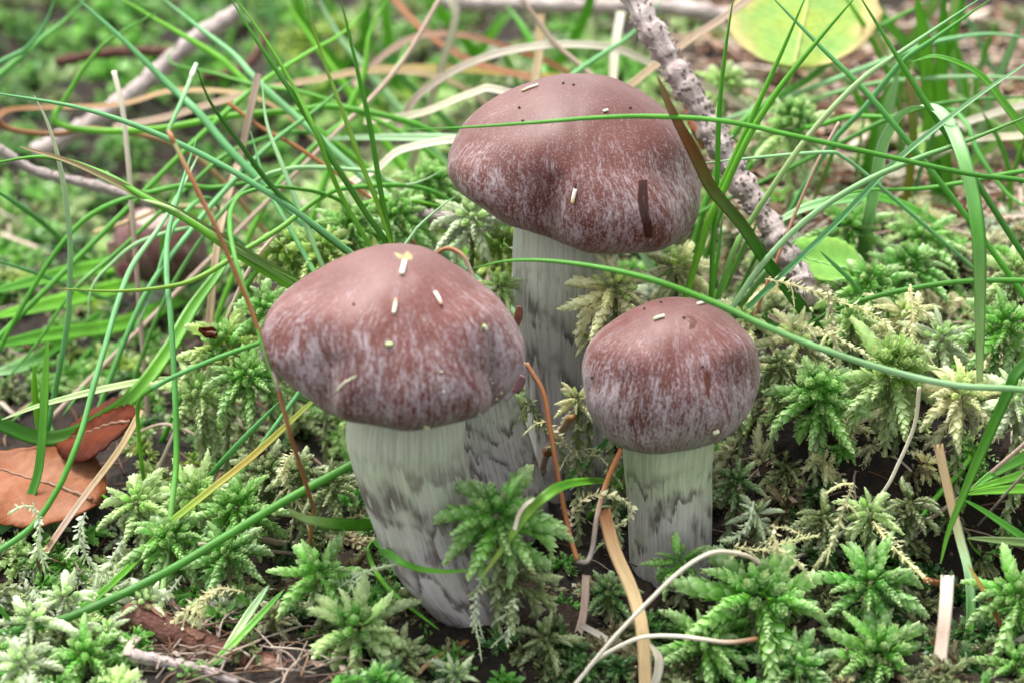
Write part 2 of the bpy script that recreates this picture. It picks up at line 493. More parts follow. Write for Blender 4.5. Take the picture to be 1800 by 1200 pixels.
# ------------------------------------------------------------------ mushrooms
def prof(points, n):
    return catmull(np.array(points, float), n)
def cap_mesh(name, profile, Rc, H, centre, outline, lobes=(), pivot=None, az_n=300):
    """cap of revolution with folds, then fitted to the outline seen in the photograph, each vertex keeping its own depth"""
    pr = prof(profile, 14)
    nmargin = None
    L = np.concatenate([[0], np.cumsum(np.linalg.norm(np.diff(pr, axis=0), axis=1))])
    imax = np.argmin(pr[:, 1])
    t = np.clip(L / L[imax], 0, 1.0)
    az = np.linspace(0, 2 * np.pi, az_n + 1)
    r = np.maximum(pr[:, 0], 0.002)[:, None] * np.ones_like(az)[None]
    z = pr[:, 1][:, None] * np.ones_like(az)[None]
    for (phi, wid, amp, t0) in lobes:
        d = np.angle(np.exp(1j * (az - phi)))
        r = r * (1 + amp * np.exp(-(d / wid) ** 2)[None] * smooth((t - t0) / 0.5)[:, None])
        z = z + 0.5 * amp * np.exp(-(d / wid) ** 2)[None] * smooth((t - t0) / 0.5)[:, None] * 0.4
    r = r * (1 + (0.016 * np.sin(3 * az + 1) + 0.012 * np.sin(7 * az + 2) + 0.006 * np.sin(13 * az) + 0.004 * np.sin(23 * az + 1))[None] * smooth(t / 0.6)[:, None])
    r = r * (1 + 0.018 * np.sin(5 * az[None] + 9 * t[:, None] + Rc * 7) * smooth(t * 2)[:, None]); z = z + 0.022 * np.sin(4 * az[None] - 8 * t[:, None] + Rc) * smooth(t * 2)[:, None]
    P = np.stack([r * np.sin(az) * Rc, r * np.cos(az) * Rc, z * H], -1).reshape(-1, 3) + np.asarray(centre)
    px, f = to_px(P)
    poly = np.array(outline, float)
    c = poly.mean(0) if pivot is None else np.array(pivot, float)
    ang = np.arctan2(px[:, 1] - c[1], px[:, 0] - c[0]); rad = np.hypot(px[:, 0] - c[0], px[:, 1] - c[1])
    nb = 120
    b = ((ang + np.pi) / (2 * np.pi) * nb).astype(int) % nb
    rg = np.zeros(nb); np.maximum.at(rg, b, rad)
    pa = np.arctan2(poly[:, 1] - c[1], poly[:, 0] - c[0]); prad = np.hypot(poly[:, 0] - c[0], poly[:, 1] - c[1])
    o = np.argsort(pa); pa = pa[o]; prad = prad[o]
    ctr = -np.pi + (np.arange(nb) + 0.5) / nb * 2 * np.pi
    rt = np.interp(ctr, pa, prad, period=2 * np.pi)
    sc = rt / rg
    for _ in range(2):
        sc = (np.roll(sc, 1) + 2 * sc + np.roll(sc, -1)) / 4
    s = np.interp(ang, ctr, sc, period=2 * np.pi)
    new = c + (px - c) * s[:, None]
    P2 = P + RIGHT * ((new[:, 0] - px[:, 0]) / FPX * f)[:, None] - UP * ((new[:, 1] - px[:, 1]) / FPX * f)[:, None]
    uv = np.stack([np.tile(az / (2 * np.pi), len(pr)), np.repeat(t, len(az))], -1)
    return P2, ring_quads(len(pr), len(az), closed=False)[:, ::-1], uv
def stem_mesh(rows, Y0, Y1, m=72, seed=0):
    rows = catmull(np.array(rows, float), 8)
    n = len(rows); V = []; uv = []
    az = np.linspace(0, 2 * np.pi, m + 1)
    Ys = np.linspace(Y0, Y1, n)
    for i, (y, xl, xr) in enumerate(rows):
        c = at((xl + xr) / 2, y, Ys[i]); rad = (xr - xl) / 2 / ppcm(c)
        w = 1 + 0.012 * np.sin(5 * az + i * 0.15 + seed) + 0.008 * np.sin(11 * az - i * 0.1) + 0.005 * np.sin(23 * az + i * .05)
        V.append(np.stack([c[0] + rad * w * np.sin(az), c[1] + rad * w * np.cos(az), np.full_like(az, c[2])], -1))
        uv.append(np.stack([az / (2 * np.pi), np.full_like(az, i / (n - 1))], -1))
    return np.vstack(V), ring_quads(n, m + 1, closed=False)[:, ::-1], np.vstack(uv)
CAPS = {}
STEMS = []          # (x, y, radius) keep-out for moss
def mushroom(key, label, profile, Rc, H, capc, outline, lobes, rows, Ys, cmat, smat, pivot=None):
    sV, sq, suv = stem_mesh(rows, *Ys, seed=len(CAPS))
    base = sV[-73:].mean(0)
    root = obj('mushroom', None, loc=base, label=label, cat='mushroom', group='mushrooms growing out of the moss')
    V, q, uv = cap_mesh(key, profile, Rc, H, capc, outline, lobes, pivot)
    obj('cap', make_mesh('cap', V - base, quads=q, uv=uv), cmat, root)
    obj('stem', make_mesh('stem', sV - base, quads=sq, uv=suv), smat, root)
    CAPS[key] = (root, base, BVHTree.FromPolygons([tuple(v) for v in V], [tuple(int(i) for i in f) for f in q]))
    STEMS.append((base[0], base[1], (rows[-1][2] - rows[-1][1]) / 2 / ppcm(base)))
    return root, base
P_UMBO = [(0, 1.0), (0.2, 0.975), (0.45, 0.86), (0.70, 0.63), (0.90, 0.33), (1.0, 0.02), (0.97, -0.22), (0.86, -0.40), (0.70, -0.50), (0.55, -0.50), (0.42, -0.40), (0.34, -0.25)]
P_ROUND = [(0, 1.0), (0.25, 0.965), (0.52, 0.84), (0.77, 0.58), (0.94, 0.24), (1.0, -0.08), (0.95, -0.38), (0.82, -0.64), (0.66, -0.80), (0.53, -0.82), (0.44, -0.72), (0.38, -0.5)]
PI = math.pi
out_a = [(702, 428), (747, 435), (794, 461), (842, 495), (889, 537), (914, 575), (925, 613), (921, 644), (905, 675), (893, 695), (873, 714), (845, 730), (810, 741), (775, 750), (747, 755), (715, 758), (680, 752), (652, 747), (607, 739), (572, 727), (541, 701), (515, 682), (492, 662), (465, 644), (455, 616), (457, 587), (463, 560), (478, 533), (510, 505), (560, 473), (610, 448), (655, 433)]
ca = at(700, 600, 0.25)
mushroom('a', 'broad umbonate mushroom with silver streaked brown cap and stem behind the big moss head', P_UMBO, 2.57, 2.05, ca, out_a,
         [(0.69 * PI, 0.07, -0.26, 0.42), (0.60 * PI, 0.10, 0.10, 0.45), (1.38 * PI, 0.22, 0.05, 0.3), (1.22 * PI, 0.16, -0.08, 0.3), (0.9 * PI, 0.3, 0.03, 0.4)],
         [(690, 620, 808), (745, 609, 817), (790, 612, 816), (850, 632, 827), (900, 650, 835), (950, 668, 848), (1000, 695, 868), (1050, 738, 888), (1090, 775, 905), (1150, 805, 930)], (0.35, 0.0), M['cap_a'], M['stem_a'], pivot=(700, 600))
out_b = [(1022, 130), (1066, 133), (1104, 148), (1148, 174), (1192, 215), (1221, 253), (1232, 300), (1232, 343), (1227, 387), (1209, 419), (1168, 440), (1110, 447), (1066, 448), (1031, 445), (999, 431), (958, 416), (920, 405), (877, 390), (856, 370), (812, 343), (788, 311), (782, 291), (792, 256), (812, 218), (847, 186), (891, 160), (935, 143), (982, 131)]
cb = at(1012, 300, 6.2)
mushroom('b', 'tallest mushroom with dark reddish brown cap torn by a narrow slit', P_UMBO, 2.75, 1.95, cb, out_b,
         [(1.10 * PI, 0.20, -0.20, 0.28), (1.30 * PI, 0.25, 0.08, 0.25), (0.93 * PI, 0.2, 0.04, 0.4)],
         [(380, 905, 1085), (430, 903, 1088), (480, 902, 1086), (540, 905, 1080), (620, 915, 1070), (720, 926, 1062), (800, 930, 1060), (870, 930, 1062), (930, 930, 1065)], (6.2, 6.0), M['cap_b'], M['stem_b'], pivot=(1010, 300))
out_c = [(1192, 522), (1155, 526), (1117, 541), (1080, 562), (1050, 585), (1030, 612), (1022, 647), (1027, 680), (1032, 717), (1050, 750), (1067, 772), (1092, 787), (1120, 795), (1155, 798), (1192, 793), (1230, 787), (1262, 775), (1292, 757), (1317, 725), (1332, 687), (1337, 650), (1330, 607), (1310, 580), (1280, 552), (1242, 532), (1217, 525)]
cc_ = at(1180, 655, 1.9)
mushroom('c', 'round domed mushroom with silvery brown cap and straight greenish stem', P_ROUND, 1.80, 1.5, cc_, out_c,
         [(1.45 * PI, 0.15, -0.03, 0.4)],
         [(745, 1098, 1258), (790, 1096, 1255), (830, 1098, 1252), (880, 1101, 1251), (940, 1104, 1250), (990, 1106, 1250), (1030, 1106, 1252), (1090, 1104, 1254)], (1.9, 1.9), M['cap_c'], M['stem_c'], pivot=(1180, 660))
out_d = [(800, 540), (850, 555), (885, 590), (900, 630), (895, 668), (870, 700), (820, 715), (760, 712), (715, 690), (695, 640), (705, 590), (750, 550)]
rd, bd = mushroom('d', 'half hidden mushroom with lilac grey stem behind the broad umbonate mushroom', P_ROUND, 1.2, 1.0, at(800, 630, 3.6), out_d, [],
         [(660, 800, 900), (700, 800, 908), (750, 803, 925), (800, 810, 940), (860, 818, 958), (920, 825, 968)], (3.6, 3.4), M['cap_b'], M['stem_b'])
out_e = [(195, 440), (203, 405), (225, 378), (260, 362), (300, 368), (340, 393), (362, 428), (367, 460), (350, 484), (305, 496), (250, 494), (212, 482)]
re_, be = mushroom('e', 'small pinkish brown mushroom among the grass with a torn pale patch on its cap', P_ROUND, 1.2, 1.0, at(282, 435, 15.5), out_e, [(1.3 * PI, 0.2, -0.08, 0.4)],
         [(470, 255, 325), (500, 252, 328), (540, 250, 330), (580, 250, 332)], (15.5, 15.5), M['cap_e'], M['stem_b'])

def cap_point(key, px, py):
    d = ray(px, py); d = d / np.linalg.norm(d)
    loc, nor, _, _ = CAPS[key][2].ray_cast(Vector(CAM), Vector(d))
    if loc is None: return None, None
    n = np.array(nor)
    if np.dot(n, d) > 0: n = -n
    return np.array(loc), n
def cap_patch(key, name, outline, colr, mat, lift=0.008, rim=None, seed=1):
    """a patch of torn skin lying on a cap, with a jagged edge: a part of that mushroom"""
    rr = random.Random(seed); root, base, _ = CAPS[key]
    pts = []
    n = len(outline)
    for i in range(n):
        (x0, y0), (x1, y1) = outline[i], outline[(i + 1) % n]
        for k in range(5):
            t = k / 5
            pts.append((x0 + (x1 - x0) * t + rr.uniform(-1.3, 1.3), y0 + (y1 - y0) * t + rr.uniform(-1.3, 1.3)))
    cx = sum(p[0] for p in pts) / len(pts); cyy = sum(p[1] for p in pts) / len(pts)
    V = []; m = len(pts); rings = 4
    # rings shrink towards the long axis so that the patch follows the curved skin
    ys = [p[1] for p in pts]; half = (max(ys) - min(ys)) / 2; xs = [p[0] for p in pts]; halfx = (max(xs) - min(xs)) / 2
    for k in range(rings):
        s = 1 - k / (rings - 0.9)
        for (x, y) in pts:
            if half > 2 * halfx:
                # axis point at the same height
                yy = cyy + (y - cyy) * (1 - (1 - s) * halfx / half)
                near = [p[0] for p in pts if abs(p[1] - y) < half * 0.18]
                ax = sum(near) / len(near)
                X, Yy = ax + (x - ax) * s, yy
            else:
                X, Yy = cx + (x - cx) * s, cyy + (y - cyy) * s
            P, N = cap_point(key, X, Yy)
            if P is None: return
            V.append(P + N * (lift if k else lift * 0.2))
    V = np.array(V)
    q = ring_quads(rings, m)
    last = (rings - 1) * m
    V = np.vstack([V, V[last:].mean(0)])
    tr = [(last + j, last + (j + 1) % m, rings * m) for j in range(m)]
    o = obj(name, make_mesh(name, V - base, tris=tr, quads=q, colr=np.tile(colr, (len(V), 1))), mat, root)
    if rim is not None:
        ringp = V[:m]; ringp = np.vstack([ringp, ringp[:1]])
        tv, tq, tt, _, _ = tube(ringp, [0.006 + 0.004 * rr.random() for _ in ringp], 5)
        obj('torn_rim', make_mesh('torn_rim', tv - base, tt, tq, np.tile(rim, (len(tv), 1))), M['litter'], o)
    return o
cap_patch('b', 'torn_slit', [(1122, 318), (1137, 317), (1139, 345), (1140, 375), (1148, 402), (1147, 417), (1133, 419), (1132, 408), (1125, 380), (1121, 350)], (0.032, 0.008, 0.006), M['flesh'], 0.01, (0.17, 0.06, 0.03), 3)
cap_patch('b', 'pin_hole', [(1009, 325), (1014, 324), (1015, 331), (1010, 333)], (0.02, 0.008, 0.006), M['flesh'], 0.006, None, 5)
cap_patch('c', 'bitten_pit', [(1206, 558), (1216, 557), (1224, 565), (1221, 576), (1212, 579), (1213, 568)], (0.10, 0.035, 0.025), M['flesh'], 0.008, (0.16, 0.06, 0.04), 7)
cap_patch('c', 'bruised_streak', [(1238, 650), (1248, 652), (1250, 675), (1246, 702), (1241, 690), (1238, 668)], (0.10, 0.028, 0.014), M['flesh'], 0.006, None, 9)
cap_patch('a', 'pale_scurf', [(692, 443), (706, 449), (716, 443), (726, 449), (722, 458), (708, 457), (698, 453)], (0.30, 0.27, 0.13), M['litter'], 0.008, None, 11)
cap_patch('e', 'torn_patch', [(242, 372), (270, 368), (295, 378), (292, 398), (262, 402), (240, 392)], (0.50, 0.36, 0.32), M['litter'], 0.02, None, 13)
# ragged skin hanging from two caps
def flap(parent, base, pts, Y, width, colr, name='torn_veil'):
    P = catmull([at(x, y, Y) for x, y in pts], 6)
    n = len(P); w = width / ppcm(P[0]) * (0.4 + 0.6 * np.sin(np.linspace(0.5, 2.9, n)))
    V, q, t, s, u = tube(P, w, 8, N0=-FWD, flat=0.25)
    obj(name, make_mesh(name, V - base, t, q, np.tile(colr, (len(V), 1))), M['litter'], parent)
flap(rd, bd, [(906, 690), (914, 672), (919, 660)], 2.6, 9, (0.34, 0.17, 0.20))
flap(rd, bd, [(905, 575), (911, 555), (913, 538)], 3.0, 8, (0.22, 0.09, 0.06))
flap(rd, bd, [(884, 700), (900, 672), (926, 640)], 3.0, 14, (0.52, 0.47, 0.52))
flap(re_, be, [(195, 425), (205, 455), (215, 490)], 14.2, 12, (0.42, 0.26, 0.22))
flap(re_, be, [(212, 465), (225, 482), (232, 497)], 14.2, 12, (0.26, 0.09, 0.11))

# ------------------------------------------------------------------ grass blades, needles and straws
C = dict(green=(0.085, 0.33, 0.024), bright=(0.17, 0.48, 0.03), dark=(0.04, 0.19, 0.012), teal=(0.14, 0.41, 0.145), mint=(0.37, 0.60, 0.31), pale=(0.46, 0.58, 0.27),  # mint also serves as sheen painted into the blade colour
         lime=(0.26, 0.40, 0.05), straw=(0.52, 0.38, 0.20), pink=(0.50, 0.37, 0.29), brown=(0.26, 0.105, 0.035), rust=(0.33, 0.12, 0.04), white=(0.85, 0.79, 0.64),
         beige=(0.60, 0.54, 0.38), yellow=(0.46, 0.36, 0.06), olive=(0.13, 0.22, 0.05), grey=(0.34, 0.29, 0.26))
def ribbon(P, width, colrs, flat=False, taper='start', both=False, N0=None, twist=0.0, fold=0.35, tip_pow=0.55, thick=0.12):
    n = len(P)
    L = np.concatenate([[0], np.cumsum(np.linalg.norm(np.diff(P, axis=0), axis=1))]); t = L / L[-1]
    tt = t if taper == 'start' else 1 - t           # 0 at the tip
    w = width / 2 * 1.08 * np.minimum(1.0, (tt / 0.24 + 0.012) ** tip_pow)
    if both: w = w * np.minimum(1.0, ((1 - tt) / 0.35 + 0.05) ** 0.6)
    if taper is None: w = np.full(n, width / 2)
    colrs = np.array(colrs, float)
    cc = np.stack([np.interp(t, np.linspace(0, 1, len(colrs)), colrs[:, k]) for k in range(3)], -1)
    if not flat:
        V, q, tr, s, u = tube(P, w, 8, N0=N0, flat=0.8)
        m = 8
        uvx = np.abs(u * 2 - 1) * 2 - 1
    else:
        T, N, B = frames(P, N0)
        tw = twist * t
        Bt = B * np.cos(tw)[:, None] + N * np.sin(tw)[:, None]; Nt = N * np.cos(tw)[:, None] - B * np.sin(tw)[:, None]
        prof_ = [(-1, fold), (-0.55, fold * 0.42), (0, 0), (0.55, fold * 0.42), (1, fold), (0.55, fold * 0.42 - thick), (0, -thick * 1.6), (-0.55, fold * 0.42 - thick)]
        m = 8
        V = np.concatenate([(P + w[:, None] * (a * Bt + b * Nt))[:, None] for a, b in prof_], 1).reshape(-1, 3)
        q = ring_quads(n, m)
        V = np.vstack([V, P[0], P[-1]])
        tr = []
        for j in range(m):
            tr.append((n * m, (j + 1) % m, j)); tr.append((n * m + 1, (n - 1) * m + j, (n - 1) * m + (j + 1) % m))
        s = np.concatenate([np.repeat(L, m), [0, L[-1]]])
        uvx = np.concatenate([np.tile([p[0] for p in prof_], n), [0, 0]])
    cv = np.vstack([np.repeat(cc, m, 0), cc[:1], cc[-1:]])
    return V, q, tr, cv, np.stack([uvx, s], -1)
HUE = dict(green='green', bright='bright green', dark='dark green', teal='blue green', mint='pale mint', pale='pale green', lime='yellowish green', straw='straw coloured', pink='pinkish', brown='brown', rust='orange brown',
           white='whitish', beige='beige', yellow='yellowish', olive='olive', grey='grey')
def auto(pts, w, c, noun, where):
    """a label from the look of one blade: hue, width, length, course"""
    p = np.array(pts, float); d = p[-1] - p[0]; L = np.hypot(*d); run = np.sum(np.hypot(*np.diff(p, axis=0).T))
    c = c if isinstance(c, list) else [c]
    hue = HUE[c[len(c) // 2]]
    if HUE[c[0]].split()[-1] != hue.split()[-1]: hue += ' ' + HUE[c[0]].split()[-1] + ' tipped'
    ang = abs(math.degrees(math.atan2(d[1], d[0]))) % 180; ang = min(ang, 180 - ang)
    course = 'level' if ang < 17 else 'gently slanting' if ang < 42 else 'steep' if ang < 72 else 'upright'
    size = 'short' if run < 170 else 'long' if run > 330 else ''
    wid = 'wide' if w > 17 else 'narrow' if w < 10 else ''
    return ' '.join(x for x in [size, wid, hue, course + (' curved' if run > 1.07 * L else ''), noun, where] if x)
BLADES = 0
def blade(name, pts, Y, wpx, colr, label, cat='grass', group=None, flat=False, root='end', mat=None, sharp=False, taper=True, N0=None, twist=0.0, fold=0.35, nodes=None, to_ground=True, pin=True):
    """pts in photo pixels from tip to root (root='end'); Y depth at both ends (or a list); reaches down to the ground at its root"""
    global BLADES
    BLADES += 1
    rr = np.random.RandomState(BLADES * 7 + 1)
    if not isinstance(Y, (list, tuple)): Y = (Y, Y)
    ex, ey = pts[-1 if root == 'end' else 0]
    if to_ground and pin and group != gA and 0 < ex < 1800 and 0 < ey < 1200:
        gy = on_ground(ex, ey)[1]; last = Y[-1] if root == 'end' else Y[0]
        if last - 2.0 < gy < last + (13 if group == gB else 6):
            Y = tuple(Y[:-1]) + (gy,) if root == 'end' else (gy,) + tuple(Y[1:])
    if group == gA: pts = list(pts) + [(695, 560 + (BLADES % 5) * 12)]; Y = tuple(Y[:-1]) + (3.5, 3.6)
    tY = np.linspace(0, 1, len(pts)); Ys = np.interp(tY, np.linspace(0, 1, len(Y)), Y)
    P = [at(x, y, yy) for (x, y), yy in zip(pts, Ys)]
    if root == 'start': P = P[::-1]; colr = colr[::-1] if isinstance(colr, list) else colr
    w = wpx / np.mean([ppcm(p) for p in P])
    if to_ground:
        e = P[-1]; g = float(ground_h(e[0], e[1]))
        if e[2] > g + 0.1:
            d = norm(P[-1] - P[-2]); hgt = e[2] - g
            if group == gA:
                P.append(np.array([e[0] + .1, e[1] + .05, (e[2] + g) / 2])); P.append(np.array([e[0] + .12, e[1] + .1, g - .2]))
            elif d[2] < -0.45:                      # steep enough: straight on into the ground
                q = e + d * (hgt + .25) / -d[2]
                P.append(e * .5 + q * .5); P.append(q)
            else:                                 # a long gentle arc down to the ground
                hd = norm(np.array([d[0], d[1], 0.0])); reach = 0.9 * hgt + .4
                for f in (.4, .75, 1.0):
                    q = e + hd * reach * f
                    zz = e[2] + d[2] * reach * f * (1 - f) - (e[2] - float(ground_h(q[0], q[1])) + .15) * f ** 2.2
                    P.append(np.array([q[0], q[1], zz]))
    P = np.array(P)
    if sharp:
        out = []
        for i in range(len(P) - 1):
            for k in range(6):
                t = k / 6; out.append(P[i] * (1 - t) + P[i + 1] * t)
        out.append(P[-1]); P = np.array(out)
    else:
        P = catmull(P, 9)
    n = len(P)
    P = P + np.cumsum(rr.normal(0, 0.0025, P.shape), 0) * np.linspace(0, 1, n)[:, None] * 0.5
    cl = [np.array(C[c]) * rr.uniform(0.88, 1.12) for c in (colr if isinstance(colr, list) else [colr])]
    if N0 is None: N0 = np.array([0.2 * rr.normal(), -0.75, 0.66])
    V, q, tr, cv, uv = ribbon(P, w, cl, flat, 'start' if taper else None, N0=N0, twist=twist, fold=fold)
    base = P[-1]
    o = obj(name, make_mesh(name, V - base, tr, q, cv, uv), mat or M['grass'], loc=base, label=label, cat=cat, group=group)
    if nodes:
        for (i, r_, c_) in nodes:      # swollen knots: parts
            k = int(i * (n - 1)); k2 = min(n - 1, k + 2); seg = np.array([P[k], (P[k] + P[k2]) / 2, P[k2]])
            tv, tq, tt, ss, uu = tube(seg, [w * 0.45, w * r_, w * 0.45], 8)
            obj('knot', make_mesh('knot', tv - base, tt, tq, np.tile(C[c_], (len(tv), 1)), np.stack([uu, ss], -1)), mat or M['grass'], o)
    return o
GB = 'grass_blade'
gA, gB, gC, gD = 'grass blades fanning out behind the broad mushroom', 'grass blades around the small pinkish mushroom', 'grass blades crossing beside the tallest mushroom', 'grass blades over the moss bank'
def g(pts, Y, w, c, label, group=None, **kw): return blade(GB, pts, Y, w, c, label, 'grass', group, **kw)
# fan behind the broad mushroom
g([(400, -12), (450, 70), (530, 190), (590, 290), (640, 370), (688, 450)], (4.6, 3.4), 10, ['green', 'dark', 'green'], 'dark green grass blade leaning away, outermost of the fan over the broad mushroom', gA)
g([(412, -6), (470, 75), (520, 160), (556, 235), (600, 345), (668, 470)], (4.8, 3.6), 8, ['bright', 'green'], 'bright green grass blade running close along the outermost blade of the fan', gA)
g([(533, -10), (570, 110), (600, 190), (640, 300), (668, 370), (690, 450)], (4.2, 3.3), 9, ['lime', 'bright', 'green'], 'yellowish green straight grass blade in the middle of the fan over the broad mushroom', gA)
g([(597, -10), (625, 110), (650, 220), (670, 340), (690, 450)], (3.8, 3.2), 9, ['green', 'dark'], 'dark green upright grass blade of the fan, standing next to the tallest mushroom', gA)
g([(344, 116), (370, 180), (420, 250), (480, 330), (560, 405), (640, 470)], (2.6, 3.6), 10, ['dark', 'dark', 'green'], 'dark green grass blade sloping up from the broad mushroom to a sharp broken bend', gA)
g([(-30, 160), (160, 195), (330, 260), (480, 345), (620, 447), (680, 500)], (5.0, 3.4), 10, ['teal', 'teal', 'green'], 'long blue green grass blade sloping down onto the top of the broad mushroom', gA)
g([(35, 258), (130, 288), (240, 340), (330, 385), (430, 445), (525, 500), (600, 560)], (4.5, 3.6), 15, ['straw', 'olive', 'green', 'green'], 'folded grass blade with withered brown tip reaching down behind the broad mushroom', gA, flat=True, fold=0.8)
g([(-30, 290), (80, 276), (180, 305), (260, 350), (330, 388), (420, 450), (540, 520)], (5.4, 3.9), 11, ['green', 'bright', 'green'], 'arched green grass blade running under the withered brown tipped one', gA)
g([(187, 300), (215, 330), (250, 350), (300, 366), (360, 402)], (5.0, 4.4), 8, ['pale', 'bright', 'green'], 'short split grass blade lying along the brown tipped blade', gA)
g([(100, 507), (200, 512), (290, 505), (350, 488), (430, 440), (495, 400), (560, 350), (620, 330)], (3.5, 8.0), 9, ['lime', 'green', 'green'], 'curved green grass blade with level tip in front of the small pinkish mushroom', gB)
g([(485, 682), (457, 595), (433, 517), (413, 453), (404, 400), (408, 365), (430, 340), (500, 330)], (-1.2, 1.0, 6.0), 9, ['green', 'green', 'bright'], 'green grass blade hanging along the thin brown stalk, cut off at its pale tip', gB)
g([(60, 168), (85, 220), (105, 290), (118, 370), (124, 450), (120, 560), (105, 650), (88, 740), (70, 830)], (5.0, 4.4), 10, ['white', 'mint', 'teal', 'teal'], 'tall blue green grass blade with a whitish blunt tip near the curled brown leaf', gB)
g([(350, 270), (320, 330), (280, 400), (233, 467), (207, 533), (187, 600), (167, 667), (147, 743), (127, 800), (100, 860), (50, 930), (-40, 990)], (9, 6.0, 3, 1.5), 10, ['mint', 'teal', 'green', 'teal'], 'long blue green grass blade sweeping past the curled brown leaf', gB)
g([(345, 245), (318, 330), (296, 410), (293, 480), (300, 560), (307, 680), (310, 800), (303, 883), (293, 983), (283, 1067), (277, 1120)], (8, 5, 2, -0.5), 10, ['teal', 'teal', 'green', 'pale'], 'long upright grass blade dropping to the reddish bark root', gB)
g([(3, 737), (60, 716), (120, 699), (200, 680), (280, 668), (400, 672), (500, 690), (570, 718), (640, 750)], (3.5, 2.6), 13, ['pale', 'pale', 'olive', 'green'], 'level grass blade with bleached tip passing under the cap of the broad mushroom', gB, flat=True)
g([(458, 602), (380, 630), (310, 660), (268, 682)], (1.0, 1.8), 9, ['green', 'teal'], 'upper piece of a broken bent grass blade beside the broad mushroom', gB, taper=False, to_ground=False)
g([(268, 682), (250, 695), (242, 715), (243, 760), (252, 840), (274, 932)], (1.8, 1.5), 9, ['green', 'bright', 'dark'], 'lower piece of a broken bent grass blade rising out of the moss', gB, taper=False)
g([(690, 780), (620, 815), (500, 880), (400, 940), (300, 1000), (200, 1050), (100, 1090), (-30, 1118)], (1.6, -1.6), 16, ['green', 'green', 'dark', 'green'], 'thick dark green grass blade slanting across the moss beside the broad mushroom stem', None, taper=False)
g([(580, 680), (550, 705), (447, 800), (370, 862), (297, 923), (233, 993), (167, 1053), (100, 1100)], (2.6, -0.4), 13, ['lime', 'yellow', 'bright', 'green'], 'yellowish green flat grass blade slanting under the cap of the broad mushroom', None, flat=True)
g([(497, 700), (400, 800), (340, 870), (276, 935)], (2.8, 1.4), 9, ['teal', 'green'], 'thin blue green grass blade meeting the bent blade at the moss', None)
g([(500, 1035), (440, 1100), (390, 1150), (310, 1215)], (-0.6, -2.4), 12, ['green', 'bright', 'green'], 'green grass blade rising past the reddish bark root, over a pale twin', None, flat=True)
g([(472, 1028), (430, 1090), (400, 1140), (360, 1215)], (-0.5, -2.2), 14, ['mint', 'pale', 'mint'], 'whitish green flat grass blade by the reddish bark root', None, flat=True)
g([(400, 440), (390, 470), (340, 540), (300, 610), (240, 690), (180, 735), (120, 764), (60, 768), (-30, 735)], (9, 5.5, 5), 24, ['green', 'bright', 'dark', 'dark'], 'wide dark grass blade curving like a hook above the curled brown leaf', gB, flat=True)
g([(84, 600), (80, 680), (76, 760), (66, 840), (38, 900), (-20, 950)], (4.4, 3.0), 16, ['bright', 'green', 'dark'], 'wide green grass blade bending down over the curled brown leaf', gB, flat=True)
g([(200, 882), (165, 860), (133, 827), (107, 795), (84, 740), (70, 690)], (2.6, 4.0), 8, ['green', 'green'], 'short green grass blade drooping beside the curled brown leaf', gB)
g([(60, 640), (62, 700), (74, 790), (80, 850)], (4.8, 4.6), 12, ['bright', 'green'], 'short upright grass blade next to the wide bending one', gB)
# blades round the small mushroom, out of focus
for i, (pts, Y, w, c, fl) in enumerate([
    ([(-20, 515), (130, 480), (250, 462), (330, 440), (400, 475)], (12, 11), 28, ['green', 'bright', 'bright'], True),
    ([(-20, 560), (100, 535), (220, 505), (330, 490), (420, 450)], (11, 10), 30, ['bright', 'bright', 'green'], True),
    ([(-20, 610), (90, 590), (220, 570), (330, 520), (400, 500)], (10, 9), 26, ['green', 'bright', 'green'], True),
    ([(-20, 660), (50, 640), (110, 600), (200, 545)], (9, 9), 24, ['mint', 'green', 'green'], True),  # whitish sheen painted in as a mint tip
    ([(300, 395), (290, 430), (296, 500), (310, 580), (330, 620)], (11, 9), 20, ['bright', 'green'], True),
    ([(296, 370), (330, 380), (380, 410), (420, 450)], (12, 11), 26, ['bright', 'lime'], True)]):
    g(pts, Y, w, c, ['wide bright grass blade lying level, topmost of three under the small pinkish mushroom', 'wide bright grass blade lying level, middle of three under the small pinkish mushroom', 'wide bright grass blade lying level, lowest of three under the small pinkish mushroom',
                     'wide whitish sheened grass blade above the curled brown leaf', 'wide grass blade standing across the small pinkish mushroom', 'wide yellowish grass blade bent over the small pinkish mushroom'][i], gB, flat=fl)
for pts, Y, w, c in [
    ([(-20, 700), (60, 610), (130, 510), (210, 440), (330, 330), (420, 260)], (8, 12), 8, ['green', 'green']),
    ([(-15, 330), (60, 380), (130, 440), (200, 490)], (8, 7), 9, ['teal', 'green']),
    ([(-15, 455), (60, 480), (150, 515), (230, 540)], (8, 7), 8, ['teal', 'teal']),
    ([(155, 565), (160, 510), (190, 470), (260, 420)], (8, 9), 8, ['mint', 'green']),
    ([(235, 585), (265, 520), (290, 440), (312, 390)], (7, 9), 8, ['teal', 'green']),
    ([(345, 555), (370, 500), (400, 470), (440, 430)], (7.5, 8.5), 9, ['mint', 'teal']),
    ([(20, 740), (90, 680), (180, 590), (215, 500)], (7, 9), 9, ['green', 'green']),
    ([(110, 730), (170, 650), (230, 580), (270, 520)], (7, 8), 8, ['green', 'teal'])]:
    g(pts, Y, w, c, auto(pts, w, c, 'grass blade', 'by the small pinkish mushroom'), gB)
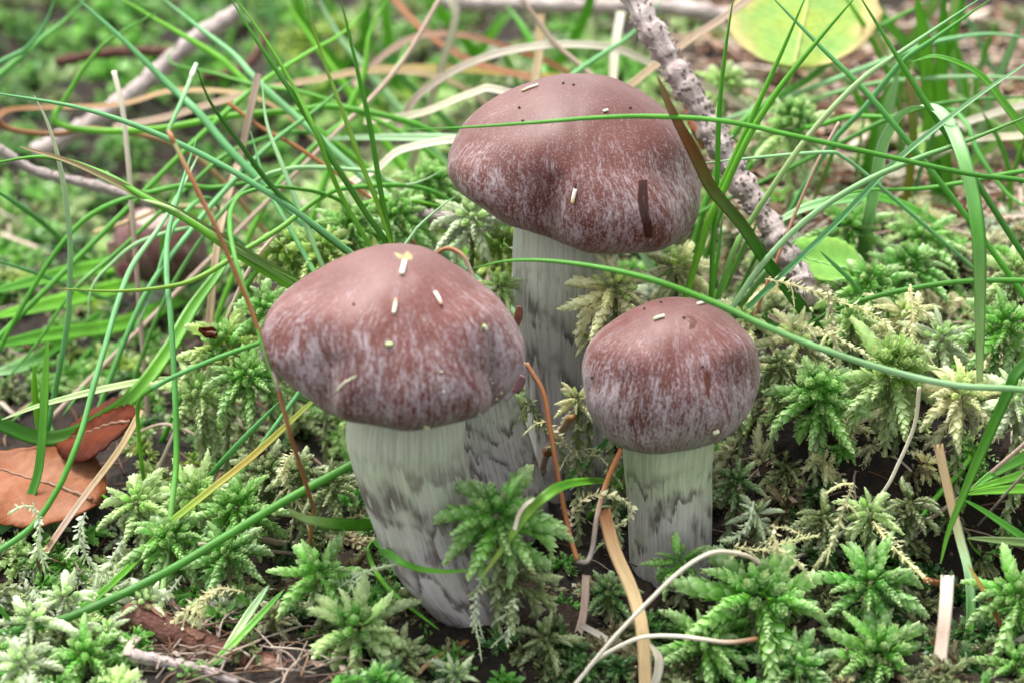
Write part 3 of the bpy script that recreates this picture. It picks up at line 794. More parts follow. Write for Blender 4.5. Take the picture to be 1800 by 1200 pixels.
# blurred blades over the dark hollow
for pts, Y, w, c, lab in [
    ([(125, -12), (213, 67), (300, 153), (350, 200), (400, 260), (470, 330)], (13, 10), 13, ['teal', 'teal', 'green'], 0),
    ([(195, -12), (300, 50), (383, 100), (440, 150), (520, 200)], (16, 14), 11, ['bright', 'green'], 0),
    ([(275, -12), (345, 45), (410, 95), (460, 150), (560, 240)], (15, 12), 12, ['teal', 'mint'], 0),
    ([(100, -10), (75, 50), (40, 90), (0, 110)], (15, 15), 12, ['teal', 'green'], 0),
    ([(160, -10), (110, 40), (60, 80)], (18, 17), 12, ['green', 'teal'], 0),
    ([(290, 15), (200, 65), (155, 110), (112, 178), (97, 203), (112, 222), (190, 231), (290, 225), (400, 205), (520, 195), (600, 190)], (14, 13), 11, ['green', 'bright', 'green', 'green'], 1),
    ([(310, 85), (296, 98), (310, 115), (380, 130), (450, 150), (560, 170)], (16, 14), 9, ['green', 'bright'], 2)]:
    g(pts, Y, w, c, [auto(pts, w, c, 'grass blade', 'over the dark hollow of twigs'), 'green grass blade looping back on itself over the dark hollow', 'small hooked grass blade over the dark hollow'][lab], 'grass blades over the dark hollow')
# behind, between the two big caps
g([(550, 246), (620, 243), (720, 243), (800, 245), (880, 250)], (13, 12), 15, ['mint', 'mint'], 'pale mint grass blade lying level behind the tallest mushroom', gC, flat=True)
g([(805, 342), (770, 368), (735, 400), (712, 432)], (5.0, 4.6), 8, ['mint', 'teal', 'green'], 'short blue green grass blade leaning against the cap of the tallest mushroom', gC)
g([(785, 295), (750, 315), (715, 325), (680, 318), (640, 300)], (9, 9), 8, ['mint', 'green'], 'short curved grass blade pointing under the cap of the tallest mushroom', gC)
for pts, Y, w, c in [
    ([(890, 10), (920, 50), (950, 110), (960, 150)], (22, 20), 18, ['green', 'bright']),
    ([(1165, 0), (1110, 60), (1060, 95), (1010, 130), (960, 180)], (16, 14), 10, ['teal', 'green']),
    ([(680, 0), (650, 60), (640, 130), (610, 200), (590, 260)], (17, 15), 12, ['bright', 'green']),
    ([(500, 0), (540, 60), (590, 130)], (19, 18), 14, ['bright', 'bright']),
    ([(560, 0), (600, 70), (650, 130)], (21, 20), 14, ['mint', 'green']),
    ([(720, 70), (690, 130), (640, 190), (560, 250)], (18, 14), 10, ['green', 'bright']),
    ([(640, 20), (600, 60), (530, 100), (440, 160), (330, 260), (220, 370)], (16, 11), 10, ['bright', 'green', 'green']),
    ([(630, 130), (560, 190), (480, 250), (400, 330), (340, 400)], (13, 9), 9, ['green', 'teal', 'green']),
    ([(560, 280), (480, 310), (380, 330), (300, 330)], (11, 10), 9, ['green', 'green']),
    ([(440, 230), (470, 330), (520, 420)], (9, 7), 9, ['teal', 'green']),
    ([(460, 140), (470, 220), (500, 300), (540, 400)], (9, 7), 9, ['mint', 'green']),
    ([(820, 380), (760, 360), (700, 352), (640, 360)], (10, 9), 9, ['bright', 'green'])]:
    g(pts, Y, w, c, auto(pts, w, c, 'grass blade', 'behind the two tall caps'), gC)
# beside the tallest mushroom
g([(715, 228), (820, 224), (950, 215), (1050, 207), (1150, 205), (1270, 213), (1400, 240), (1560, 275), (1700, 305), (1830, 325)], (3.0, 3.0, 3.2, 4.0), 9, ['green', 'green', 'dark', 'green'], 'long green grass blade lying level straight across the cap of the tallest mushroom', gC)
g([(1508, -12), (1577, 100), (1633, 190), (1700, 293), (1767, 400), (1840, 510)], (6.5, 5.0), 11, ['green', 'dark', 'green'], 'dark green grass blade slanting down past the wide striped drooping blade', gD)
g([(1352, -10), (1440, 80), (1520, 160), (1610, 267), (1713, 400), (1800, 520), (1840, 580)], (7.5, 5.0), 10, ['teal', 'green', 'green'], 'long green grass blade slanting over the yellowing leaf', gD)
g([(1508, -10), (1433, 77), (1367, 160), (1317, 240), (1273, 333), (1240, 400), (1208, 515)], (5.0, 4.8), 11, ['green', 'bright', 'bright'], 'bright green upright grass blade of the clump beside the tallest mushroom, crossing the yellowing leaf', gC)
g([(1418, -10), (1375, 90), (1325, 200), (1285, 290), (1262, 345), (1228, 450), (1205, 520)], (5.2, 5.0), 10, ['green', 'bright', 'lime'], 'yellowish green upright grass blade of the clump beside the tallest mushroom', gC)
g([(1290, -10), (1275, 90), (1264, 200), (1260, 330), (1253, 440), (1250, 540)], (5.4, 5.2), 9, ['green', 'green', 'bright'], 'straight upright grass blade of the clump beside the tallest mushroom', gC)
g([(1735, -10), (1583, 92), (1507, 147), (1413, 250), (1317, 393), (1290, 440), (1255, 545)], (6.5, 5.4), 10, ['teal', 'pale', 'green', 'green'], 'arching grass blade crossing the scaly grey twig', gC)
g([(1740, 0), (1640, 70), (1583, 112), (1520, 190), (1470, 243), (1425, 310), (1380, 390), (1310, 520)], (8.0, 6.0), 10, ['green', 'teal', 'teal', 'green'], 'blue green grass blade crossing behind the arching blade', gC)
g([(1830, 95), (1733, 160), (1650, 223), (1567, 293), (1467, 397), (1380, 480), (1285, 570)], (5.5, 4.6), 11, ['mint', 'teal', 'teal', 'green'], 'long blue green grass blade with a grooved face running down to the domed mushroom', gC, flat=True, fold=0.7)
g([(1830, 195), (1700, 248), (1610, 280), (1510, 325), (1420, 385), (1340, 465), (1275, 560)], (5.0, 4.4), 10, ['green', 'mint', 'green'], 'curving green grass blade crossing just under the blue green grooved one', gC)
g([(1235, 287), (1320, 278), (1450, 268), (1480, 275), (1520, 305), (1560, 340)], (6, 6.5), 7, ['mint', 'teal', 'olive'], 'thin blue green grass blade ending at the cap of the tallest mushroom', gC)
g([(1155, 133), (1178, 190), (1215, 260), (1250, 330), (1300, 390), (1340, 450), (1400, 530), (1450, 600), (1480, 650)], (2.6, 3.6), 20, ['straw', 'brown', 'olive', 'dark', 'dark', 'green'], 'wide dark grass blade with withered brown tip beside the cap of the tallest mushroom', gC, flat=True, fold=0.6)
g([(828, 473), (900, 458), (1000, 462), (1130, 487), (1250, 530), (1350, 575), (1450, 615), (1560, 650), (1680, 677), (1830, 690)], (2.2, 0.6, -0.2, 0.6), 11, ['green', 'green', 'mint', 'green', 'green'], 'long arched blue green grass blade brushing the top of the domed mushroom', gD)
g([(1605, 108), (1650, 100), (1720, 130), (1770, 190), (1830, 270)], (8, 7), 14, ['green', 'bright', 'green'], 'curved flat grass blade arching above the wide striped blade', gD, flat=True)
g([(1728, 735), (1722, 660), (1722, 560), (1720, 430), (1708, 340), (1688, 265), (1660, 208), (1625, 188), (1585, 205), (1555, 255), (1540, 330)], (2.6, 3.0, 4.5, 7, 9), 24, ['pale', 'green', 'mint', 'mint', 'green'], 'wide striped pale grass blade drooping straight down over the cream moss', gD, flat=True, fold=0.3)
g([(1380, 600), (1450, 553), (1520, 527), (1600, 508), (1700, 495), (1830, 497)], (5.0, 4.5), 9, ['dark', 'green', 'green'], 'arched green grass blade lying level over the moss bank', gD, root='end')
g([(1800, 640), (1770, 690), (1725, 790), (1693, 867), (1667, 933), (1653, 990)], (1.2, -0.2), 20, ['green', 'mint', 'green', 'bright'], 'whitish striped grass blade pointing down beside the bleached flat straw', gD, flat=True, root='start')
g([(1648, 780), (1668, 870), (1688, 950), (1703, 1010), (1707, 1083), (1700, 1150), (1692, 1215)], (1.6, -1.2), 18, ['straw', 'straw', 'mint', 'green', 'green'], 'grass blade withered straw brown above and green below', gD, flat=True, taper=False)
g([(1720, 780), (1690, 825), (1640, 880), (1618, 912)], (2.2, 1.2), 9, ['bright', 'green'], 'short green grass blade pointing into the moss by the pinkish straw', gD, root='start')
for pts, Y, w, c, lab in [
    ([(1700, 868), (1750, 862), (1840, 860)], (0.8, 1.5), 18, ['bright', 'bright'], 'bright wide grass blade lying level, lowest but one of the tuft at the straw crossing'),
    ([(1705, 862), (1750, 830), (1840, 790)], (1.2, 2.0), 20, ['green', 'bright'], 'wide dark grass blade, topmost of the tuft at the straw crossing'),
    ([(1700, 862), (1760, 845), (1840, 825)], (1.1, 1.8), 16, ['bright', 'green'], 'wide green grass blade, second from the top of the tuft at the straw crossing'),
    ([(1690, 875), (1740, 905), (1840, 975)], (0.8, 0.8), 14, ['green', 'green'], 'wide green grass blade sloping down out of the tuft at the straw crossing'),
    ([(1700, 945), (1760, 950), (1840, 960)], (0.4, 0.3), 16, ['olive', 'olive'], 'dull olive grass blade lying level under the straw crossing'),
    ([(1700, 945), (1712, 965), (1726, 977)], (0.4, 0.2), 8, ['bright', 'green'], 'very short green grass tip under the straw crossing')]:
    g(pts, Y, w, c, lab, gD, flat=True)
# wide soft blades of the clump behind the yellowing leaf
for pts, Y, w, c in [
    ([(1600, 110), (1560, 180), (1540, 250), (1520, 330)], (15, 14), 26, ['bright', 'green']),
    ([(1580, 130), (1560, 210), (1540, 310), (1530, 340)], (13, 13), 24, ['mint', 'bright']),
    ([(1610, -10), (1625, 100), (1630, 200), (1640, 300), (1650, 370)], (14, 12), 28, ['bright', 'bright', 'green']),
    ([(1660, -10), (1655, 80), (1655, 200), (1665, 330), (1670, 380)], (15, 13), 22, ['green', 'bright', 'green']),
    ([(1800, 30), (1760, 120), (1730, 200), (1710, 290)], (16, 14), 18, ['mint', 'mint']),
    ([(1800, 240), (1780, 300), (1755, 360)], (12, 11), 18, ['bright', 'green']),
    ([(1520, 200), (1508, 260), (1500, 330)], (14, 14), 14, ['bright', 'green']),
    ([(1640, 0), (1560, 40), (1480, 90), (1420, 140), (1350, 180)], (18, 15), 12, ['green', 'green']),
    ([(1830, 140), (1720, 135), (1600, 140), (1520, 150)], (14, 15), 8, ['mint', 'green']),
    ([(1830, 170), (1720, 175), (1640, 185), (1560, 210), (1480, 250)], (12, 12), 8, ['dark', 'green']),
    ([(1820, 70), (1740, 60), (1640, 75), (1560, 105)], (14, 15), 10, ['teal', 'mint']),
    ([(1450, 350), (1520, 335), (1620, 332), (1700, 320), (1830, 300)], (8, 8), 8, ['green', 'green']),
    ([(1350, 400), (1420, 365), (1500, 350), (1560, 352), (1640, 390), (1690, 450)], (9, 8), 18, ['mint', 'green', 'green']),
    ([(1480, 210), (1460, 280), (1440, 330), (1425, 365)], (10, 9), 8, ['green', 'lime']),
    ([(1620, 190), (1570, 205), (1500, 205), (1460, 215)], (11, 12), 10, ['green', 'green']),
    ([(1830, 380), (1770, 340), (1720, 270), (1700, 220)], (10, 12), 9, ['green', 'teal']),
    ([(1270, 380), (1262, 450), (1250, 520)], (7, 6.5), 9, ['green', 'bright']),
    ([(1330, 395), (1300, 450), (1265, 530)], (7, 6), 10, ['green', 'bright']),
    ([(1345, 420), (1310, 490), (1280, 560)], (6.5, 6), 9, ['green', 'green']),
    ([(1400, 420), (1330, 500), (1290, 560)], (6.5, 5), 12, ['mint', 'green']),
    ([(1440, 440), (1510, 510), (1560, 590)], (5, 4.8), 8, ['teal', 'green'])]:
    g(pts, Y, w, c, auto(pts, w, c, 'grass blade', 'in the clump near the yellowing leaf'), 'grass clump around the yellowing leaf', flat=w > 12)
rr = random.Random(314)
for k in range(34):
    if k < 20: x0, y0 = rr.uniform(1440, 1830), rr.uniform(150, 400)
    else: x0, y0 = rr.uniform(380, 1000), rr.uniform(60, 300)
    lean = rr.uniform(-190, 190); hgt = rr.uniform(120, 330); w = rr.choice([9, 10, 12, 16, 20]); bow = rr.uniform(-40, 40)
    pts = [(x0 + lean, y0 - hgt), (x0 + lean * .75 + bow, y0 - hgt * .7), (x0 + lean * .35 + bow, y0 - hgt * .35), (x0, y0)]
    c = rr.choice([['bright', 'green'], ['mint', 'bright', 'green'], ['green', 'bright'], ['teal', 'green'], ['pale', 'bright'], ['mint', 'teal']])
    Yg = float(on_ground(x0, min(y0, 1199))[1])
    g(pts, (Yg - 1.5, Yg), w, c, auto(pts, w, c, 'grass blade', 'rising beyond the moss bank' if k < 20 else 'rising far behind the caps'), 'grass blades far behind', flat=w > 12)
# curled blades low at the stems
g([(843, 1020), (890, 955), (930, 900), (970, 864), (1010, 850), (1062, 848), (1100, 862)], (-2.2, -1.7, 0.4), 18, ['lime', 'green', 'bright', 'bright'], 'green ribbed grass blade arching down over the big moss head', None, flat=True, fold=0.5)
g([(505, 893), (530, 908), (565, 915), (610, 919), (660, 917), (720, 905)], (-0.6, 0.1, 1.6), 24, ['pale', 'bright', 'bright', 'green'], 'bright wide grass blade lying level against the stem of the broad mushroom', None, flat=True, fold=0.25, N0=(0, -0.9, 0.45))
g([(832, 1001), (790, 1004), (740, 1000), (700, 985), (668, 958), (662, 950), (650, 970)], (-1.6, -1.3, -0.6), 12, ['bright', 'green', 'dark', 'pale'], 'bright green grass blade bent across the stem of the broad mushroom', None, flat=True, fold=0.7)
g([(772, 1106), (700, 1050), (668, 1015), (652, 985), (650, 962), (662, 948)], (-1.5, -0.6), 9, ['green', 'bright', 'green'], 'curved green grass blade at the foot of the broad mushroom', None)
g([(425, 920), (440, 895), (480, 882), (540, 880)], (1.0, 1.4), 12, ['pale', 'green', 'pale'], 'short pale grass blade curling above a withered one in the moss', None, flat=True)
g([(425, 915), (445, 940), (500, 955), (560, 955)], (0.9, 1.0), 13, ['brown', 'pink', 'pink'], 'withered pinkish grass blade curled in the moss', None, flat=True, mat=M['straw'])
g([(-20, 1040), (30, 1110), (75, 1170)], (-1.5, -2.0), 9, ['green', 'green'], 'short green grass blade among the pale moss by the thick slanting blade', None)
g([(60, 1165), (20, 1178), (-30, 1180)], (-2.2, -2.2), 16, ['green', 'dark'], 'dark wide grass tip among the pale moss', None, flat=True)
g([(760, 1100), (790, 1080), (830, 1085)], (0.8, 1), 6, ['green', 'dark'], 'tiny grass tip at the foot of the broad mushroom', None)

# thin dry stalks and needles
def nd(name, pts, Y, w, c, label, cat='needle', group=None, **kw):
    kw.setdefault('mat', M['needle'])
    return blade(name, pts, Y, w, c, label, cat, group, **kw)
nd('dry_stalk', [(345, 112), (325, 165), (296, 230), (330, 300), (380, 400), (440, 540), (480, 650), (510, 760), (545, 870), (553, 892), (540, 1000), (538, 1050)], (2.2, 0.3, -1.3, -0.8), 8, ['mint', 'teal', 'rust'] + ['brown'] * 9, 'tall thin brown stalk with a bent blue green top beside the broad mushroom', 'stalk', None, sharp=True, taper=False, nodes=[(0.02, 0.62, 'white'), (0.19, 0.6, 'rust'), (0.56, 0.65, 'pink')])
nd('pine_needle', [(925, 638), (955, 690), (968, 760), (985, 860), (1000, 935), (1014, 983)], (1.6, -0.6), 9, ['brown', 'rust', 'rust', 'rust'], 'orange brown pine needle falling from the broad cap to the needle tip', group='pair of joined needles between the stems', taper=False, to_ground=False)
nd('pine_needle', [(1092, 788), (1065, 850), (1050, 905), (1042, 960), (1032, 985), (1014, 985)], (0.6, -0.6), 9, ['rust', 'rust', 'pink', 'grey', 'grey'], 'orange brown pine needle falling from the domed cap, with grey mouldy tip', group='pair of joined needles between the stems', taper=False, to_ground=False)
nd('pine_needle', [(768, 445), (785, 437), (803, 442), (815, 452), (826, 475), (836, 500)], (3.4, 3.0), 8, ['brown', 'rust', 'pink', 'straw'], 'short bent brown needle behind the top of the broad mushroom', taper=False, to_ground=False)
nd('spruce_twiglet', [(1005, 733), (985, 760), (965, 788), (950, 830), (935, 855)], (2.2, 1.4), 14, ['brown', 'pink', 'pink', 'brown'], 'little knobbly purplish twig between the stems of the mushrooms', 'twig', taper=False, nodes=[(0.2, 0.75, 'pink'), (0.5, 0.8, 'brown'), (0.7, 0.75, 'pink')])
nd('needle_stub', [(1628, 1019), (1660, 1027), (1692, 1032)], (-0.4, -0.4), 13, ['rust', 'brown', 'rust'], 'short thick orange brown bud scale stub by the withered blade', 'twig', taper=False)
nd('dry_straw', [(1062, 895), (1080, 965), (1112, 1040), (1130, 1110), (1136, 1215)], (0.2, -2.4), 24, ['brown', 'straw', 'straw', 'straw'], 'flat brown spotted dead grass blade in front of the domed mushroom', 'straw', flat=True, taper=False, mat=M['straw'])
nd('dry_straw', [(1336, 990), (1310, 975), (1255, 970), (1200, 1000), (1140, 1056), (1070, 1130), (1000, 1215)], (-2.0, -3.0), 7.5, ['beige', 'white', 'white', 'white'], 'long whitish straw bowing over the moss in front of the domed mushroom', 'straw', taper=False, mat=M['straw'], root='end')
nd('dry_straw', [(1332, 1122), (1280, 1128), (1230, 1122), (1180, 1117), (1120, 1122), (1055, 1155), (1020, 1190)], (-2.6, -3.0), 8, ['brown', 'white', 'white', 'white'], 'whitish straw with brown broken end lying over the moss', 'straw', taper=False, mat=M['straw'])
nd('dry_straw', [(1616, 680), (1608, 745), (1580, 813), (1550, 867), (1483, 933), (1433, 963), (1370, 992)], (2.0, -0.8), 7, ['beige', 'white', 'white', 'white'], 'thin whitish straw curving down the moss bank from the yellow green moss', 'straw', taper=False, mat=M['straw'])
nd('dry_straw', [(1840, 745), (1760, 815), (1690, 872), (1585, 947)], (1.0, 0.0), 8, ['pink', 'pink', 'pink'], 'straight pinkish straw slanting down to the moss bank foot', 'straw', taper=False, mat=M['straw'])
nd('dry_straw', [(1830, 800), (1770, 865), (1740, 900), (1715, 927)], (-0.6, -0.9), 5, ['pink', 'grey', 'grey'], 'very thin grey straw parallel to the pinkish straight one', 'straw', taper=False, mat=M['straw'])
nd('dry_straw', [(1666, 1010), (1662, 1080), (1655, 1150), (1650, 1215)], (-0.7, -2.2), 25, ['white', 'pink', 'white'], 'wide flat bleached straw standing between the moss heads', 'straw', flat=True, taper=False, mat=M['straw'], fold=0.15)
nd('dry_straw', [(1635, 1125), (1670, 1150), (1720, 1160), (1790, 1125), (1830, 1100)], (-1.4, -1.0), 11, ['brown', 'beige', 'white', 'pink'], 'bowed flat straw at the foot of the bleached one', 'straw', flat=True, taper=False, mat=M['straw'])
nd('dry_straw', [(1700, 990), (1730, 1040), (1765, 1110), (1790, 1170)], (-0.4, -1.2), 8, ['yellow', 'rust', 'brown'], 'yellowish brown dead blade curving down beside the green withered one', 'straw', flat=True, mat=M['straw'])
nd('dry_straw', [(1030, 1010), (1025, 1080), (1005, 1150), (985, 1215)], (0.0, -1.8), 15, ['pink', 'pink', 'pink'], 'dull pinkish flat straw standing in the dark between the stems', 'straw', flat=True, taper=False, mat=M['straw'])
nd('dry_straw', [(1020, 1098), (1060, 1120), (1130, 1165)], (-1.3, -1.8), 12, ['grey', 'white', 'grey'], 'grey flat straw crossing under the brown spotted blade', 'straw', flat=True, taper=False, mat=M['straw'])
nd('dry_straw', [(1142, 1130), (1158, 1160), (1150, 1200), (1130, 1225)], (-2.2, -2.6), 16, ['beige', 'white', 'beige'], 'curled pale straw at the foot of the brown spotted blade', 'straw', flat=True, mat=M['straw'])
nd('dry_straw', [(717, 1197), (760, 1160), (795, 1140), (828, 1122)], (-2.4, -1.8), 9, ['straw', 'brown', 'brown'], 'brown straw end pointing at the foot of the broad mushroom', 'straw', taper=False, mat=M['straw'])
nd('dry_straw', [(250, 720), (210, 790), (150, 870), (100, 940), (50, 1015)], (4.0, 0.2), 13, ['straw', 'straw', 'pink', 'rust'], 'orange brown straw slanting beside the curled brown leaf', 'straw', flat=True, taper=False, mat=M['straw'])
nd('dry_straw', [(350, 955), (420, 963), (490, 970), (555, 978)], (0.6, 0.2), 7, ['beige', 'pink', 'grey'], 'thin pinkish straw lying level on the moss by the thick slanting blade', 'straw', taper=False, mat=M['straw'])
nd('dry_straw', [(905, 930), (912, 905), (925, 885), (940, 876)], (-2.0, -1.7), 8, ['white', 'beige', 'white'], 'tiny curled dead scrap caught on the ribbed grass blade', 'straw', flat=True, taper=False, mat=M['straw'], to_ground=False)
for pts, Y, w, c in [
    ([(360, 770), (290, 745), (230, 765)], (5, 5), 6, ['pink', 'pink']), ([(500, 395), (440, 470), (380, 600)], (7, 6), 7, ['pink', 'beige']),
    ([(200, 125), (215, 190), (225, 280), (232, 370)], (11, 10), 9, ['white', 'pink', 'pink']), ([(165, 410), (240, 385), (300, 365)], (14, 14), 9, ['straw', 'pink']),
    ([(230, 380), (232, 430), (230, 470)], (13.5, 13.5), 10, ['straw', 'brown'])]:
    nd('dry_straw', pts, Y, w, c, auto(pts, w, c, 'dry straw', 'by the small pinkish mushroom'), 'straw', 'straws around the small pinkish mushroom', mat=M['straw'], taper=False)
for pts, Y, w, c in [
    ([(775, -5), (720, 90), (660, 165), (590, 235)], (15, 13), 9, ['pink', 'pink', 'pink']), ([(915, -5), (970, 70), (1020, 115), (1060, 150)], (16, 15), 9, ['pink', 'pink']),
    ([(700, 225), (740, 165), (830, 110), (940, 82), (1060, 82), (1140, 110)], (15, 16), 14, ['pink', 'white', 'beige', 'white']),
    ([(950, 25), (948, 90), (940, 150)], (17, 16), 16, ['straw', 'white']), ([(1092, 20), (1082, 80), (1078, 140)], (18, 17), 16, ['white', 'straw']),
    ([(690, -5), (740, 50), (830, 110), (950, 145)], (22, 18), 14, ['brown', 'brown', 'rust']), ([(620, 150), (700, 80), (780, 60), (880, 80)], (19, 20), 12, ['pink', 'rust', 'pink']),
    ([(200, 225), (300, 205), (420, 170), (560, 140), (680, 125)], (14, 18), 13, ['pink', 'straw', 'pink']), ([(-10, 215), (15, 195), (90, 190), (210, 185), (320, 160)], (14, 16), 12, ['brown', 'straw', 'brown']),
    ([(-10, 205), (20, 228), (100, 236), (170, 228)], (14, 14), 10, ['brown', 'straw']), ([(560, 140), (640, 125), (760, 120), (900, 130), (1000, 140)], (20, 20), 12, ['straw', 'yellow', 'pink']),
    ([(1320, -5), (1260, 40), (1200, 80)], (16, 15), 14, ['pink', 'straw', 'yellow']), ([(600, 330), (660, 300), (720, 260)], (12, 12), 14, ['white', 'beige']),
    ([(640, 215), (740, 200), (830, 165), (880, 160)], (14, 13), 14, ['beige', 'white', 'straw']), ([(400, 180), (460, 225), (540, 270)], (12, 11), 7, ['rust', 'brown']),
    ([(455, 130), (440, 200), (420, 290), (415, 300)], (12, 11), 14, ['pink', 'straw']), ([(790, 0), (800, 20), (795, 50), (780, 100)], (19, 19), 16, ['white', 'beige'])]:
    nd('dry_straw', pts, Y, w, c, auto(pts, w, c, 'dead straw', 'behind the caps'), 'straw', 'dead straws behind the caps', mat=M['straw'], taper=False, flat=w > 11)
for pts, Y, w, c in [
    ([(1350, 555), (1420, 590), (1500, 625)], (6, 5), 10, ['pink', 'white']), ([(1600, 250), (1700, 215), (1830, 180)], (14, 14), 14, ['white', 'beige']),
    ([(1475, 215), (1435, 290), (1400, 370), (1380, 420)], (7, 6), 6, ['pink', 'rust', 'pink']), ([(1600, 130), (1605, 250), (1590, 370)], (13, 12), 16, ['straw', 'lime', 'yellow']),
    ([(1800, 240), (1700, 250), (1600, 300), (1540, 310)], (13, 12), 14, ['beige', 'white']), ([(1800, 545), (1750, 570), (1740, 580)], (5, 5), 6, ['pink', 'brown'])]:
    nd('dry_straw', pts, Y, w, c, auto(pts, w, c, 'dead straw', 'on the moss bank'), 'straw', 'dead straws on the moss bank', mat=M['straw'], taper=False, flat=w > 9)

# ------------------------------------------------------------------ scraps stuck to the caps
def scrap(key, a, b, w, c, label, cat='needle', name='needle_scrap'):
    P0, N0 = cap_point(key, *a); P1, N1 = cap_point(key, *b)
    if P0 is None or P1 is None: return
    n = norm(N0 + N1); r = w / 2 / ppcm(P0)
    P = catmull([P0 + N0 * r * 0.7, (P0 + P1) / 2 + n * r * 1.0, P1 + N1 * r * 0.7], 4)
    cl = [C[x] for x in c]
    V, q, tr, cv, uv = ribbon(P, 2 * r, cl, False, None, N0=n)
    obj(name, make_mesh(name, V - P0, tr, q, cv, uv), M['needle'], loc=P0, label=label, cat=cat, group='scraps stuck to the caps')
scrap('a', (711, 462), (706, 484), 9, ['white', 'white'], 'thick whitish needle scrap near the top of the broad cap')
scrap('a', (697, 526), (692, 552), 7, ['rust', 'white', 'white'], 'white needle scrap with orange end on the middle of the broad cap')
scrap('a', (764, 515), (776, 538), 7, ['white', 'white', 'rust'], 'pale slanting needle scrap on the broad cap')
scrap('a', (627, 660), (606, 672), 3, ['pale', 'white'], 'thin forked white thread, its upper piece, low on the broad cap')
scrap('a', (610, 668), (592, 688), 4, ['white', 'pale'], 'thin forked white thread, its lower piece, low on the broad cap')
scrap('a', (678, 606), (690, 606), 8, ['pale', 'pale'], 'pale green crumb on the middle of the broad cap', 'crumb', 'moss_crumb')
scrap('a', (847, 573), (853, 580), 8, ['pale', 'white'], 'pale crumb high on the side of the broad cap', 'crumb', 'moss_crumb')
scrap('a', (746, 747), (752, 749), 7, ['pale', 'white'], 'pale crumb hanging on the edge of the broad cap', 'crumb', 'moss_crumb')
scrap('b', (918, 162), (946, 151), 6, ['straw', 'white'], 'straw coloured needle scrap near the top of the tallest cap')
scrap('b', (1012, 333), (1007, 358), 7, ['white', 'white', 'yellow'], 'white needle scrap under a pin hole on the tallest cap')
scrap('b', (1060, 197), (1068, 195), 5, ['white', 'white'], 'tiny white scrap above the blade on the tallest cap')
scrap('c', (1150, 563), (1168, 557), 7, ['pale', 'white'], 'pale green leaf scrap near the top of the domed cap')
scrap('c', (1226, 536), (1239, 534), 6, ['white', 'white', 'rust'], 'white scrap with brown end on the top of the domed cap')
scrap('c', (1252, 758), (1262, 755), 9, ['pale', 'white'], 'pale crumb low on the domed cap', 'crumb', 'moss_crumb')
for key, x, y in [('b', 990, 147), ('b', 1008, 150), ('b', 913, 190), ('b', 919, 213), ('b', 1070, 133), ('b', 1108, 190), ('b', 893, 218), ('a', 622, 535), ('c', 1133, 543), ('c', 1162, 532), ('c', 1202, 559), ('c', 1041, 663), ('c', 1235, 644)]:
    P0, N0 = cap_point(key, x, y)
    if P0 is None: continue
    V, q, tr, s, u = tube(np.array([P0 - N0 * 0.01, P0 + N0 * 0.015, P0 + N0 * 0.035]), [0.025, 0.03, 0.012], 6)
    obj('dark_speck', make_mesh('dark_speck', V - P0, tr, q, np.tile((0.012, 0.01, 0.008), (len(V), 1)), np.stack([u, s], -1)), M['needle'], loc=P0,
        label='tiny black speck on the ' + {'a': 'broad', 'b': 'tallest', 'c': 'domed'}[key] + ' cap', cat='speck', group='black specks on the caps')
for i, (x, y) in enumerate([(862, 665), (865, 672), (881, 690), (873, 700), (877, 706), (776, 653), (842, 727), (780, 688)]):
    P0, N0 = cap_point('a', x, y)
    if P0 is None: continue
    V, q, tr, s, u = tube(np.array([P0 - N0 * 0.01, P0 + N0 * 0.015, P0 + N0 * 0.03]), [0.02, 0.026, 0.012], 6)
    obj('pale_speck', make_mesh('pale_speck', V - P0, tr, q, np.tile((0.6, 0.62, 0.45), (len(V), 1)), np.stack([u, s], -1)), M['needle'], loc=P0,
        label='tiny pale speck near the margin of the broad cap', cat='speck', group='pale specks on the broad cap')

# ------------------------------------------------------------------ sphagnum moss
def leaf_arrays(P, D, O, Sd, ln, wd, cup, detail):
    """one cupped pointed leaf: base P, direction D, outward O, side Sd"""
    if detail >= 3:
        V = np.array([P, P + D * ln * .42 - Sd * wd * .5 - O * cup * .6, P + D * ln * .42 + O * cup, P + D * ln * .42 + Sd * wd * .5 - O * cup * .6,
                      P + D * ln * .75 - Sd * wd * .30 - O * cup * .1, P + D * ln * .75 + O * cup * 1.0, P + D * ln * .75 + Sd * wd * .30 - O * cup * .1, P + D * ln + O * cup * 1.1])
        T = [(0, 1, 2), (0, 2, 3), (1, 4, 2), (4, 5, 2), (2, 5, 6), (2, 6, 3), (4, 7, 5), (5, 7, 6)]
        u = [0, .42, .42, .42, .75, .75, .75, 1]
    elif detail == 2:
        V = np.array([P, P + D * ln * .45 - Sd * wd * .5 - O * cup * .5, P + D * ln * .5 + O * cup, P + D * ln * .45 + Sd * wd * .5 - O * cup * .5, P + D * ln + O * cup])
        T = [(0, 1, 2), (0, 2, 3), (1, 4, 2), (2, 4, 3)]
        u = [0, .45, .5, .45, 1]
    else:
        V = np.array([P, P + D * ln * .45 - Sd * wd * .5, P + D * ln * .45 + Sd * wd * .5, P + D * ln + O * cup])
        T = [(0, 1, 2), (1, 3, 2)]
        u = [0, .45, .45, 1]
    return V, T, u
